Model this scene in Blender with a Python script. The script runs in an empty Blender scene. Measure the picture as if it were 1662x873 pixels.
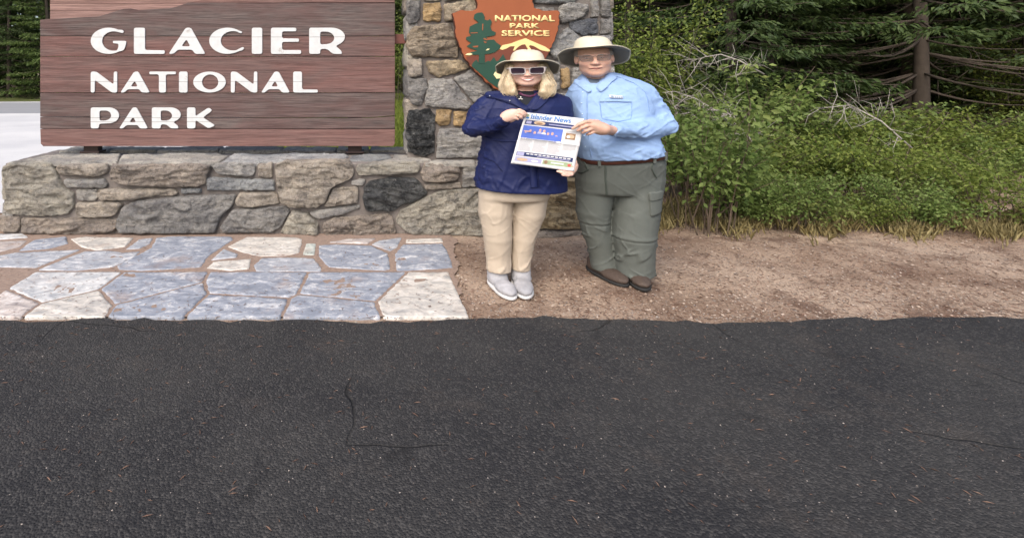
import bpy, bmesh, math, random
import numpy as np
from mathutils import Vector, Matrix

random.seed(7)
RNG = np.random.default_rng(7)
SC = bpy.context.scene
COL = SC.collection

# ------------------------------------------------------------------ camera
FPX = 870.0            # focal length in photo pixels (photo is 1662 wide)
CAMH = 1.60            # eye height of the photographer
PX0, PY0 = 600.0, 110.0
cam = bpy.data.cameras.new('camera')
cam_ob = bpy.data.objects.new('camera', cam)
COL.objects.link(cam_ob)
SC.camera = cam_ob
cam_ob.location = (0, 0, CAMH)
cam_ob.rotation_euler = (math.radians(90), 0, 0)
cam.sensor_fit = 'HORIZONTAL'
cam.sensor_width = 36.0
cam.lens = 36.0 * FPX / 1662.0
cam.shift_x = (831.0 - PX0) / 1662.0
cam.shift_y = -(435.8 - PY0) / 1662.0
cam.clip_start = 0.05
cam.clip_end = 2000.0

# ------------------------------------------------------------------ sky, sun, exposure
SUN_EL, SUN_AZ = math.radians(44), math.radians(205)   # azimuth measured from +Y clockwise
world = bpy.data.worlds.new('World')
SC.world = world
world.use_nodes = True
wn = world.node_tree.nodes
wl = world.node_tree.links
wn.clear()
sky = wn.new('ShaderNodeTexSky')
sky.sky_type = 'NISHITA'
sky.sun_disc = False
sky.sun_elevation = SUN_EL
sky.sun_rotation = SUN_AZ
sky.air_density = 0.9
sky.dust_density = 4.0
sky.ozone_density = 0.6
bg = wn.new('ShaderNodeBackground')
bg.inputs['Strength'].default_value = 0.15
wo = wn.new('ShaderNodeOutputWorld')
wl.new(sky.outputs[0], bg.inputs['Color'])
wl.new(bg.outputs[0], wo.inputs['Surface'])
sun = bpy.data.lights.new('sun', 'SUN')
sun.energy = 1.2
sun.angle = math.radians(60)
sun.color = (1.0, 0.96, 0.9)
sun_ob = bpy.data.objects.new('sun', sun)
COL.objects.link(sun_ob)
sd = Vector((math.sin(SUN_AZ) * math.cos(SUN_EL), math.cos(SUN_AZ) * math.cos(SUN_EL), math.sin(SUN_EL)))
sun_ob.rotation_euler = sd.to_track_quat('Z', 'Y').to_euler()
SC.view_settings.view_transform = 'Standard'
SC.view_settings.look = 'None'
SC.view_settings.gamma = 1.0
SC.view_settings.use_curve_mapping = False
SC.view_settings.exposure = 0.78

# ------------------------------------------------------------------ helpers
def at(px, py, y):
    return ((px - PX0) / FPX * y, y, CAMH - (py - PY0) / FPX * y)

def gp(px, py, z=0.0):
    y = FPX * (CAMH - z) / (py - PY0)
    return ((px - PX0) / FPX * y, y)

def _hash(ix, iy, iz, s):
    h = (ix.astype(np.int64) * 374761393 + iy.astype(np.int64) * 668265263 + iz.astype(np.int64) * 2147483647 + s * 974634777) & 0xffffffff
    h = ((h ^ (h >> 13)) * 1274126177) & 0xffffffff
    h = ((h ^ (h >> 16)) * 2246822519) & 0xffffffff
    return ((h ^ (h >> 15)) & 0xffff) / 32767.5 - 1.0

def noise(P, s=0):
    """value noise in [-1,1] at P (N,3)"""
    P = np.asarray(P, dtype=np.float64)
    I = np.floor(P).astype(np.int64)
    f = P - I
    w = f * f * f * (f * (f * 6 - 15) + 10)
    r = 0
    for dx in (0, 1):
        wx = w[:, 0] if dx else 1 - w[:, 0]
        for dy in (0, 1):
            wy = w[:, 1] if dy else 1 - w[:, 1]
            for dz in (0, 1):
                wz = w[:, 2] if dz else 1 - w[:, 2]
                r = r + wx * wy * wz * _hash(I[:, 0] + dx, I[:, 1] + dy, I[:, 2] + dz, s)
    return r

def fbm(P, s=0, o=4, g=0.5):
    a, r, P = 1.0, 0, np.asarray(P, dtype=np.float64)
    for k in range(o):
        r = r + a * noise(P, s + k * 17)
        P = P * 2.03 + 5.1
        a *= g
    return r

def ridged(P, s=0, o=3):
    a, r, P = 1.0, 0, np.asarray(P, dtype=np.float64)
    for k in range(o):
        r = r + a * (1 - np.abs(noise(P, s + k * 13)) * 2)
        P = P * 2.1 + 3.7
        a *= 0.5
    return r

def root_loc(o):
    p = Vector((0, 0, 0))
    while o is not None:
        p = p + Vector(o.location)
        o = o.parent
    return np.array(p)

def link(name, me, mat, parent=None, smooth=True, loc=None):
    ob = bpy.data.objects.new(name, me)
    COL.objects.link(ob)
    if mat is not None:
        me.materials.append(mat)
    if parent is not None:
        ob.parent = parent
    if smooth and len(me.polygons):
        me.polygons.foreach_set('use_smooth', np.ones(len(me.polygons), dtype=bool))
    return ob

def mk(name, V, F, mat, parent=None, smooth=True):
    """V world coordinates; F list of faces or (n,k) int array"""
    V = np.asarray(V, dtype=np.float64)
    if parent is not None:
        V = V - root_loc(parent)
    me = bpy.data.meshes.new(name)
    if isinstance(F, np.ndarray):
        n, k = F.shape
        me.vertices.add(len(V)); me.vertices.foreach_set('co', V.astype(np.float32).ravel())
        me.loops.add(n * k); me.loops.foreach_set('vertex_index', F.astype(np.int32).ravel())
        me.polygons.add(n)
        me.polygons.foreach_set('loop_start', np.arange(0, n * k, k, dtype=np.int32))
        me.polygons.foreach_set('loop_total', np.full(n, k, dtype=np.int32))
        me.update(calc_edges=True)
    else:
        me.from_pydata([tuple(v) for v in V], [], [tuple(f) for f in F])
    me.validate()
    return link(name, me, mat, parent, smooth)

def thing(name, loc, label, cat, group=None):
    o = bpy.data.objects.new(name, None)
    o.empty_display_size = 0.1
    COL.objects.link(o)
    o.location = loc
    tag(o, label, cat, group)
    return o

def tag(o, label=None, cat=None, group=None, kind=None):
    if label: o['label'] = label
    if cat: o['category'] = cat
    if group: o['group'] = group
    if kind: o['kind'] = kind
    return o

def copy_tree(o, parent=None):
    c = o.copy(); COL.objects.link(c)
    if parent is not None: c.parent = parent
    for ch in [x for x in o.children]:
        copy_tree(ch, c)
    return c

def box(name, c, d, mat, parent=None, bevel=0.004, rot=None):
    """bevelled box, centre c, full size d"""
    bm = bmesh.new()
    bmesh.ops.create_cube(bm, size=1.0)
    bmesh.ops.scale(bm, vec=d, verts=bm.verts)
    if bevel:
        bmesh.ops.bevel(bm, geom=bm.edges[:] , offset=bevel, segments=2, affect='EDGES', profile=0.6)
    if rot is not None:
        bmesh.ops.transform(bm, matrix=rot, verts=bm.verts)
    off = np.array(c) - (root_loc(parent) if parent is not None else 0)
    bmesh.ops.translate(bm, vec=Vector(off), verts=bm.verts)
    me = bpy.data.meshes.new(name); bm.to_mesh(me); bm.free()
    return link(name, me, mat, parent, smooth=False)

def tube(pts, rad, seg=8):
    """verts, faces of a tapered tube along pts"""
    pts = [Vector(p) for p in pts]
    V, F = [], []
    n = len(pts)
    for i, p in enumerate(pts):
        t = (pts[min(i + 1, n - 1)] - pts[max(i - 1, 0)]).normalized()
        a = t.orthogonal().normalized() if abs(t.z) < 0.99 else Vector((1, 0, 0))
        if i == 0: ref = a
        a = (ref - t * ref.dot(t)).normalized(); ref = a
        b = t.cross(a)
        for k in range(seg):
            an = 2 * math.pi * k / seg
            V.append(tuple(p + (a * math.cos(an) + b * math.sin(an)) * rad[i]))
    for i in range(n - 1):
        for k in range(seg):
            k2 = (k + 1) % seg
            F.append((i * seg + k, i * seg + k2, (i + 1) * seg + k2, (i + 1) * seg + k))
    F.append(tuple(range(seg))[::-1]); F.append(tuple((n - 1) * seg + k for k in range(seg)))
    return V, F

# ---- 2D polygons
def fillet(poly, r, n=4):
    out = []
    m = len(poly)
    for i in range(m):
        p0, p, p1 = np.array(poly[i - 1], float), np.array(poly[i], float), np.array(poly[(i + 1) % m], float)
        a, b = p0 - p, p1 - p
        la, lb = np.linalg.norm(a), np.linalg.norm(b)
        rr = min(r, la * 0.45, lb * 0.45)
        if la < 1e-9 or lb < 1e-9: continue
        A, B = p + a / la * rr, p + b / lb * rr
        for k in range(n + 1):
            t = k / n
            out.append(tuple((1 - t) ** 2 * A + 2 * t * (1 - t) * p + t * t * B))
    return out

def resample(poly, n):
    P = np.array(list(poly) + [poly[0]], float)
    L = np.r_[0, np.cumsum(np.linalg.norm(np.diff(P, axis=0), axis=1))]
    s = np.linspace(0, L[-1], n, endpoint=False)
    return np.c_[np.interp(s, L, P[:, 0]), np.interp(s, L, P[:, 1])]

def area2(P):
    P = np.asarray(P)
    x, y = P[:, 0], P[:, 1]
    return 0.5 * np.sum(x * np.roll(y, -1) - np.roll(x, -1) * y)

def flat_shape(name, polys, depth, bevel, place, mat, parent):
    """filled 2D shape with holes, extruded; place(u,v,h) -> world. polys: list of point lists"""
    cu = bpy.data.curves.new(name, 'CURVE')
    cu.dimensions = '2D'; cu.fill_mode = 'BOTH'
    cu.extrude = depth / 2; cu.bevel_depth = bevel; cu.bevel_resolution = 1; cu.offset = -bevel
    for p in polys:
        sp = cu.splines.new('POLY')
        sp.points.add(len(p) - 1)
        for q, c in zip(sp.points, p): q.co = (c[0], c[1], 0, 1)
        sp.use_cyclic_u = True
    return curve_mesh(name, cu, place, mat, parent, depth, bevel)

def curve_mesh(name, cu, place, mat, parent, depth, bevel, smooth=False):
    tmp = bpy.data.objects.new('tmp', cu)
    COL.objects.link(tmp)
    dg = bpy.context.evaluated_depsgraph_get()
    me = bpy.data.meshes.new_from_object(tmp.evaluated_get(dg))
    bpy.data.objects.remove(tmp); bpy.data.curves.remove(cu)
    n = len(me.vertices)
    co = np.zeros(n * 3, np.float32); me.vertices.foreach_get('co', co)
    co = co.reshape(-1, 3)
    W = np.array([place(u, v, h + depth / 2 + bevel) for u, v, h in co])
    if parent is not None: W = W - root_loc(parent)
    me.vertices.foreach_set('co', W.astype(np.float32).ravel()); me.update()
    bm = bmesh.new(); bm.from_mesh(me)
    bmesh.ops.remove_doubles(bm, verts=bm.verts, dist=1e-5)
    bmesh.ops.recalc_face_normals(bm, faces=bm.faces); bm.to_mesh(me); bm.free()
    me.name = name
    me.materials.clear()
    return link(name, me, mat, parent, smooth)

def text_mesh(name, body, box_px, place, mat, parent, depth=0.001, bold=0.0, n=0):
    """built-in font text fitted to box (u0,v0,u1,v1) in placement units"""
    cu = bpy.data.curves.new(name, 'FONT')
    cu.body = body; cu.size = 1.0; cu.offset = bold; cu.resolution_u = 3
    tmp = bpy.data.objects.new('tmp', cu); COL.objects.link(tmp)
    dg = bpy.context.evaluated_depsgraph_get()
    me = bpy.data.meshes.new_from_object(tmp.evaluated_get(dg))
    bpy.data.objects.remove(tmp); bpy.data.curves.remove(cu)
    co = np.zeros(len(me.vertices) * 3, np.float32); me.vertices.foreach_get('co', co); co = co.reshape(-1, 3)
    lo, hi = co.min(0), co.max(0)
    u0, v0, u1, v1 = box_px
    U = u0 + (co[:, 0] - lo[0]) / (hi[0] - lo[0]) * (u1 - u0)
    Vv = v0 + (co[:, 1] - lo[1]) / (hi[1] - lo[1]) * (v1 - v0)
    bm = bmesh.new(); bm.from_mesh(me)
    for v, a, b in zip(bm.verts, U, Vv): v.co = (a, b, 0)
    r = bmesh.ops.extrude_face_region(bm, geom=bm.faces[:])
    for g in r['geom']:
        if isinstance(g, bmesh.types.BMVert): g.co.z = depth
    off = root_loc(parent) if parent is not None else 0
    for v in bm.verts: v.co = Vector(np.array(place(v.co.x, v.co.y, v.co.z)) - off)
    bmesh.ops.recalc_face_normals(bm, faces=bm.faces)
    bm.to_mesh(me); bm.free(); me.name = name; me.materials.clear()
    return link(name, me, mat, parent, smooth=False)

# ------------------------------------------------------------------ materials
class NT:
    def __init__(s, name):
        s.m = bpy.data.materials.new(name); s.m.use_nodes = True
        s.t = s.m.node_tree; s.t.nodes.clear()
        s.out = s.n('ShaderNodeOutputMaterial')
        s.b = s.n('ShaderNodeBsdfPrincipled')
        s.l(s.b.outputs[0], s.out.inputs['Surface'])
    def n(s, typ, **k):
        nd = s.t.nodes.new(typ)
        for a, v in k.items(): setattr(nd, a, v)
        return nd
    def l(s, a, b): s.t.links.new(a, b)
    def set(s, **k):
        for a, v in k.items():
            i = s.b.inputs[a.replace('_', ' ')]
            if hasattr(v, 'is_linked') or hasattr(v, 'node'): s.l(v, i)
            else: i.default_value = v
    def coord(s, scale=(1, 1, 1), rot=(0, 0, 0), rand=False, kind='Object'):
        tc = s.n('ShaderNodeTexCoord')
        mp = s.n('ShaderNodeMapping')
        mp.inputs['Scale'].default_value = scale; mp.inputs['Rotation'].default_value = rot
        s.l(tc.outputs[kind], mp.inputs['Vector'])
        if rand:
            oi = s.n('ShaderNodeObjectInfo')
            mu = s.n('ShaderNodeMath', operation='MULTIPLY'); mu.inputs[1].default_value = 57.0
            s.l(oi.outputs['Random'], mu.inputs[0])
            cb = s.n('ShaderNodeCombineXYZ')
            for i in range(3): s.l(mu.outputs[0], cb.inputs[i])
            s.l(cb.outputs[0], mp.inputs['Location'])
        return mp.outputs[0]
    def noise(s, vec, scale, detail=5, rough=0.55, dist=0.0):
        nd = s.n('ShaderNodeTexNoise')
        nd.inputs['Scale'].default_value = scale; nd.inputs['Detail'].default_value = detail
        nd.inputs['Roughness'].default_value = rough; nd.inputs['Distortion'].default_value = dist
        s.l(vec, nd.inputs['Vector'])
        return nd.outputs['Fac']
    def voro(s, vec, scale, feature='F1', out='Distance'):
        nd = s.n('ShaderNodeTexVoronoi', feature=feature)
        nd.inputs['Scale'].default_value = scale
        s.l(vec, nd.inputs['Vector'])
        return nd.outputs[out]
    def ramp(s, fac, stops):
        nd = s.n('ShaderNodeValToRGB')
        e = nd.color_ramp.elements
        while len(e) < len(stops): e.new(0.5)
        for el, (p, c) in zip(e, stops):
            el.position = p
            el.color = c if len(c) == 4 else (*c, 1)
        s.l(fac, nd.inputs[0])
        return nd.outputs[0]
    def g(s, fac, a, b, lo=0.0, hi=1.0):
        """map range"""
        nd = s.n('ShaderNodeMapRange')
        nd.inputs[1].default_value = a; nd.inputs[2].default_value = b
        nd.inputs[3].default_value = lo; nd.inputs[4].default_value = hi
        s.l(fac, nd.inputs[0])
        return nd.outputs[0]
    def mix(s, fac, a, b, blend='MIX'):
        nd = s.n('ShaderNodeMix', data_type='RGBA', blend_type=blend)
        for i, v in ((0, fac), (6, a), (7, b)):
            if isinstance(v, (int, float)): nd.inputs[i].default_value = v
            elif isinstance(v, tuple): nd.inputs[i].default_value = v if len(v) == 4 else (*v, 1)
            else: s.l(v, nd.inputs[i])
        return nd.outputs[2]
    def math(s, op, a, b=0.0):
        nd = s.n('ShaderNodeMath', operation=op)
        for i, v in ((0, a), (1, b)):
            if isinstance(v, (int, float)): nd.inputs[i].default_value = v
            else: s.l(v, nd.inputs[i])
        return nd.outputs[0]
    def bump(s, h, strength=0.5, dist=0.01, nrm=None):
        nd = s.n('ShaderNodeBump')
        nd.inputs['Strength'].default_value = strength; nd.inputs['Distance'].default_value = dist
        s.l(h, nd.inputs['Height'])
        if nrm is not None: s.l(nrm, nd.inputs['Normal'])
        s.l(nd.outputs[0], s.b.inputs['Normal'])
        return nd.outputs[0]
    def objcol(s):
        return s.n('ShaderNodeObjectInfo').outputs['Color']
    def objattr(s, name):
        nd = s.n('ShaderNodeAttribute', attribute_type='OBJECT', attribute_name=name)
        return nd.outputs['Fac']

def simple(name, col, rough=0.7, var=0.12, scale=30, bump=0.0, bscale=200, metal=0.0, spec=0.3):
    t = NT(name)
    v = t.coord()
    f = t.noise(v, scale, 4)
    c = t.mix(f, tuple(max(0, x * (1 - var)) for x in col), tuple(min(1, x * (1 + var)) for x in col))
    t.set(Base_Color=c, Roughness=rough, Metallic=metal, Specular_IOR_Level=spec)
    if bump: t.bump(t.noise(v, bscale, 3), bump, 0.003)
    return t.m

def m_stone():
    t = NT('field_stone')
    v = t.coord(rand=True)
    vs = t.coord(scale=(1, 1, 4.5), rand=True)
    base = t.objcol()
    big = t.noise(v, 5.0, 6, 0.6)
    st = t.noise(vs, 11.0, 8, 0.72, 0.8)
    fine = t.noise(v, 60.0, 5, 0.7)
    c = t.mix(t.g(big, .36, .64), t.mix(1.0, base, (0.68, 0.685, 0.70), 'MULTIPLY'), t.mix(1.0, base, (1.28, 1.26, 1.20), 'MULTIPLY'))
    c = t.mix(t.math('MULTIPLY', t.g(st, .50, .75), 0.40), c, t.mix(1.0, base, (1.4, 1.17, 0.86), 'MULTIPLY'))
    spk = t.noise(v, 24.0, 8, 0.85, 0.5)
    c = t.mix(t.g(spk, .51, .62, 0, .72), c, t.mix(1.0, base, (0.26, 0.26, 0.27), 'MULTIPLY'))
    c = t.mix(t.math('MULTIPLY', t.g(fine, .5, .8), 0.5), c, t.mix(1.0, c, (0.45, 0.45, 0.47), 'MULTIPLY'))
    lich = t.noise(v, 11.0, 8, 0.75, 0.4)
    am = t.objattr('dark_lichen')
    lf = t.math('MULTIPLY', t.g(t.math('ADD', lich, t.math('MULTIPLY', am, .22)), .60, .72), t.math('ADD', am, .25))
    c = t.mix(t.math('MINIMUM', lf, 0.93), c, (0.02, 0.022, 0.024))
    pale = t.noise(v, 17.0, 8, 0.8, 0.3)
    c = t.mix(t.g(pale, .58, .68, 0, .6), c, (0.54, 0.525, 0.49))
    t.set(Base_Color=c, Roughness=0.9, Specular_IOR_Level=0.2)
    h = t.math('ADD', t.math('MULTIPLY', st, 1.0), t.math('ADD', t.math('MULTIPLY', fine, 0.6), t.math('MULTIPLY', spk, -.5)))
    t.bump(h, 1.0, 0.045)
    return t.m

def m_flag():
    t = NT('flagstone_slate')
    v = t.coord(rand=True)
    vs = t.coord(scale=(1, 1.6, 1), rot=(0, 0, 0.5), rand=True)
    base = t.objcol()
    n1 = t.noise(vs, 7.0, 8, 0.72, 0.8)
    n2 = t.noise(v, 38.0, 6, 0.75)
    c = t.mix(t.g(n1, .38, .58), t.mix(1.0, base, (0.66, 0.69, 0.74), 'MULTIPLY'), t.mix(1.0, base, (1.12, 1.12, 1.12), 'MULTIPLY'))
    c = t.mix(t.g(t.math('ADD', n1, t.math('MULTIPLY', n2, .5)), .80, .90, 0, .7), c, (0.64, 0.63, 0.62))
    dirt = t.noise(v, 4.0, 5, 0.6)
    c = t.mix(t.g(dirt, .56, .75, 0, .5), c, (0.30, 0.21, 0.16))
    t.set(Base_Color=c, Roughness=0.82, Specular_IOR_Level=0.25)
    t.bump(t.math('ADD', n1, t.math('MULTIPLY', n2, .4)), 0.5, 0.01)
    return t.m

def m_mortar():
    t = NT('mortar')
    v = t.coord()
    a = t.noise(v, 6, 5); b = t.noise(v, 90, 4, .7)
    c = t.mix(t.g(a, .3, .7), (0.135, 0.117, 0.106), (0.26, 0.232, 0.213))
    c = t.mix(t.g(b, .5, .75, 0, .5), c, (0.17, 0.15, 0.14))
    t.set(Base_Color=c, Roughness=0.95)
    t.bump(t.math('ADD', a, b), 0.8, 0.02)
    return t.m

def m_dirt():
    t = NT('dirt')
    v = t.coord()
    a = t.noise(v, 1.1, 6, .6, .3); b = t.noise(v, 48, 7, .75); k = t.voro(v, 120)
    c = t.mix(t.g(a, .35, .62), (0.24, 0.165, 0.118), (0.43, 0.33, 0.25))
    dk = t.noise(v, 1.9, 7, .68, .4)
    c = t.mix(t.g(dk, .50, .64, 0, .75), c, (0.115, 0.068, 0.050))
    c = t.mix(t.g(b, .46, .70, 0, .6), c, (0.095, 0.062, 0.048))
    c = t.mix(t.g(b, .30, .40, .6, 0), c, (0.44, 0.35, 0.28))
    t.set(Base_Color=c, Roughness=0.95, Specular_IOR_Level=0.15)
    t.bump(t.math('ADD', b, t.math('MULTIPLY', k, .6)), 0.6, 0.012)
    return t.m

def m_asphalt():
    t = NT('asphalt')
    v = t.coord()
    a = t.noise(v, 0.9, 6, .6, .5); b = t.noise(v, 160, 3, .7)
    k = t.voro(v, 105, 'F1', 'Color'); kd = t.voro(v, 105)
    sp = t.n('ShaderNodeSeparateColor'); t.l(k, sp.inputs[0])
    c = t.mix(t.g(a, .35, .68), (0.020, 0.020, 0.022), (0.040, 0.039, 0.038))
    c = t.mix(t.g(sp.outputs[0], .55, 1.0, 0, .45), c, (0.10, 0.095, 0.09))
    c = t.mix(t.g(b, .55, .7, 0, .6), c, (0.012, 0.012, 0.013))
    vw = t.coord()
    wob = t.n('ShaderNodeTexNoise'); wob.inputs['Scale'].default_value = 3.5; t.l(vw, wob.inputs['Vector'])
    ad = t.n('ShaderNodeVectorMath', operation='MULTIPLY_ADD')
    t.l(wob.outputs['Color'], ad.inputs[0]); ad.inputs[1].default_value = (.10, .10, .10); t.l(vw, ad.inputs[2])
    cr = t.voro(ad.outputs[0], 0.75, 'DISTANCE_TO_EDGE')
    crack = t.g(cr, 0.0012, 0.005, 1, 0)
    crack = t.math('MULTIPLY', crack, t.g(t.noise(v, 0.7, 2), .52, .58))
    c = t.mix(t.math('MULTIPLY', crack, .6), c, (0.012, 0.012, 0.012))
    stain = t.noise(v, 1.9, 7, .65, 1.2)
    c = t.mix(t.g(stain, .60, .70, 0, .6), c, (0.010, 0.010, 0.011))
    dust = t.noise(v, 2.2, 8, .7)
    c = t.mix(t.g(dust, .55, .8, 0, .3), c, (0.13, 0.105, 0.085))
    t.set(Base_Color=c, Roughness=0.88, Specular_IOR_Level=0.25)
    h = t.math('SUBTRACT', t.math('MULTIPLY', kd, -1.0), t.math('MULTIPLY', crack, 2.0))
    t.bump(h, 0.7, 0.008)
    return t.m

def m_road():
    t = NT('pale_road')
    v = t.coord()
    a = t.noise(v, .5, 6, .6); b = t.noise(v, 25, 5, .7)
    c = t.mix(t.g(a, .35, .65), (0.50, 0.50, 0.505), (0.62, 0.615, 0.605))
    c = t.mix(t.g(b, .5, .8, 0, .3), c, (0.30, 0.30, 0.30))
    t.set(Base_Color=c, Roughness=0.9)
    t.bump(b, .3, .01)
    return t.m

def m_wood():
    t = NT('weathered_sign_wood')
    v = t.coord(scale=(1, 1, 1), rand=True)
    vg = t.coord(scale=(0.5, 6, 11), rand=True)
    vg2 = t.coord(scale=(1.1, 8, 40), rand=True)
    base = t.objcol()
    gr = t.noise(vg, 3.2, 8, 0.62, 0.9)
    gf = t.noise(vg2, 3.0, 6, 0.7, 0.3)
    wear = t.noise(t.coord(scale=(0.7, 1, 3.2), rand=True), 2.4, 6, .62, .5)
    am = t.objattr('weather')
    c = t.mix(t.g(gr, .35, .65), t.mix(1.0, base, (0.70, 0.67, 0.67), 'MULTIPLY'), t.mix(1.0, base, (1.30, 1.30, 1.30), 'MULTIPLY'))
    c = t.mix(t.math('MULTIPLY', t.g(gf, .47, .62), .42), c, t.mix(1.0, base, (0.34, 0.33, 0.34), 'MULTIPLY'))
    wf = t.math('MULTIPLY', t.g(t.math('ADD', wear, t.math('MULTIPLY', gr, .25)), .50, .76), am)
    grey = t.mix(t.g(gf, .38, .62), (0.165, 0.135, 0.125), (0.055, 0.044, 0.044))
    c = t.mix(wf, c, grey)
    t.set(Base_Color=c, Roughness=0.8, Specular_IOR_Level=0.25)
    t.bump(t.math('ADD', gr, t.math('MULTIPLY', gf, .9)), 0.7, 0.008)
    return t.m

def m_leaf(name, c1, c2, trans=0.3, c3=None):
    t = NT(name)
    oi = t.n('ShaderNodeObjectInfo')
    geo = t.n('ShaderNodeNewGeometry')
    c = t.mix(geo.outputs['Random Per Island'], c1, c2)
    if c3: c = t.mix(t.g(t.noise(t.coord(), 1.7, 3), .5, .7), c, c3)
    c = t.mix(t.g(oi.outputs['Random'], 0, 1, 0, .35), c, tuple(x * .55 for x in c1))
    t.set(Base_Color=c, Roughness=0.55, Specular_IOR_Level=0.3)
    tr = t.n('ShaderNodeBsdfTranslucent'); t.l(c, tr.inputs['Color'])
    mx = t.n('ShaderNodeMixShader'); mx.inputs[0].default_value = trans
    t.l(t.b.outputs[0], mx.inputs[1]); t.l(tr.outputs[0], mx.inputs[2]); t.l(mx.outputs[0], t.out.inputs['Surface'])
    return t.m

def m_cloth(name, col, var=.1, weave=900, bump=.25, rough=.85, sheen=0.0, spec=.2):
    t = NT(name)
    v = t.coord()
    n = t.noise(v, 9, 5, .6)
    c = t.mix(t.g(n, .3, .7), tuple(x * (1 - var) for x in col), tuple(min(1, x * (1 + var)) for x in col))
    t.set(Base_Color=c, Roughness=rough, Specular_IOR_Level=spec)
    t.bump(t.math('ADD', t.noise(v, 70, 4, .6), t.math('MULTIPLY', t.noise(v, weave, 2), .3)), bump, .004)
    return t.m

def m_skin(name, col):
    t = NT(name)
    v = t.coord()
    at_ = t.n('ShaderNodeAttribute', attribute_name='tint')
    n = t.noise(v, 22, 5, .6)
    c = t.mix(t.g(n, .3, .7), tuple(x * y for x, y in zip(col, (.93, .86, .84))), tuple(min(1, x * 1.06) for x in col))
    c = t.mix(1.0, c, at_.outputs['Color'], 'MULTIPLY')
    t.set(Base_Color=c, Roughness=.5, Specular_IOR_Level=.35)
    t.b.inputs['Subsurface Weight'].default_value = 0.15
    t.b.inputs['Subsurface Radius'].default_value = (.012, .005, .003)
    t.b.inputs['Subsurface Scale'].default_value = .6
    return t.m

M = dict(
    stone=m_stone(), flag=m_flag(), mortar=m_mortar(), dirt=m_dirt(), asphalt=m_asphalt(), road=m_road(), wood=m_wood(),
    steel=simple('brown_painted_steel', (0.055, 0.035, 0.032), .5, .2, 12),
    bar=simple('red_brown_painted_steel', (0.16, 0.062, 0.05), .55, .2, 12),
)
# ------------------------------------------------------------------ ground
def grid_sheet(name, xs, ys, zf, mat):
    X, Y = np.meshgrid(xs, ys)
    Z = zf(X, Y)
    V = np.c_[X.ravel(), Y.ravel(), Z.ravel()]
    nx, ny = len(xs), len(ys)
    i = np.arange((ny - 1) * nx).reshape(ny - 1, nx)[:, :-1].ravel()
    F = np.c_[i, i + 1, i + 1 + nx, i + nx]
    return mk(name, V, F, mat)

ASPH_Y = 3.40
def ground_z(X, Y):
    P = np.c_[X.ravel(), Y.ravel(), np.zeros(X.size)]
    z = 0.010 * fbm(P * 2.3, 3, 4) + 0.004 * fbm(P * 14, 9, 2)
    near = np.clip((9 - P[:, 1]) / 2, 0, 1) * np.clip((P[:, 1] - ASPH_Y) / 0.35, 0, 1)
    z = z * near * np.clip((P[:, 0] - 0.62) / 0.3, 0.25, 1)
    # forest floor rises gently behind the path on the right
    z = z + 0.05 * np.clip((P[:, 1] - 6.5) / 6, 0, 6) * np.clip((P[:, 0] - 4) / 4, 0, 1)
    return (z - 0.012).reshape(X.shape)
xs = np.r_[np.linspace(-600, -12, 12), np.linspace(-11, -3.2, 10), np.arange(-3, 9, 0.05), np.linspace(9.5, 30, 20), np.linspace(40, 600, 12)]
ys = np.r_[np.linspace(-60, 0, 6), np.arange(1.2, 3.2, 0.4), np.arange(3.2, 8.5, 0.05), np.linspace(8.7, 30, 40), np.linspace(35, 900, 14)]
g = grid_sheet('ground', xs, ys, ground_z, M['dirt']); tag(g, kind='structure')

def sheet(name, pts, z, mat):
    V = [(p[0], p[1], z) for p in pts]
    o = mk(name, V, [tuple(range(len(V)))], mat, smooth=False); tag(o, kind='structure'); return o

# pull-out in front of the sign (asphalt), edge slightly ragged
ex = np.arange(-30, 30.01, 0.08)
P_ = np.c_[ex, ex * 0, ex * 0]
ey = ASPH_Y + 0.05 * fbm(P_ * 1.3, 21, 4) + 0.02 * fbm(P_ * 9, 5, 2)
sheet('pullout_asphalt', [(-30, -40), (30, -40)] + [(a, b) for a, b in zip(ex[::-1], ey[::-1])], 0.006, M['asphalt'])
road = sheet('road', [(-90, 21), (-90, 5.4), (-30, 5.6), (-8, 6.0), (-3.3, 5.9), (-2.7, 7.0), (-2.3, 9.0), (-2.6, 12), (-5, 20), (-8.5, 26.0), (-16.4, 25.4), (-30, 24.0)], 0.004, M['road'])
lane_m = simple('worn_asphalt_lane', (0.27, 0.275, 0.285), .9, .12, 1.5)
sheet('road_lane', [(-90, 20.6), (-90, 15.5), (-30, 17.5), (-16, 18.6), (-6.5, 19.2), (-8.3, 25.2), (-16.4, 24.7), (-30, 23.4)], 0.008, lane_m)
verge_m = simple('grass_soil', (0.09, 0.105, 0.03), .95, .35, 2.0, .5, 40)
sheet('grass_verge', [(-2.2, 6.3), (1.6, 6.3), (5.0, 12), (9, 30), (-8.3, 31), (-8.3, 26), (-4.8, 20), (-2.4, 12), (-2.1, 9)], 0.004, verge_m)
sheet('far_verge', [(-90, 21.2), (-30, 24.2), (-16.4, 25.6), (-8.5, 26.2), (-8.5, 34), (-90, 34)], 0.006, verge_m)

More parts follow.
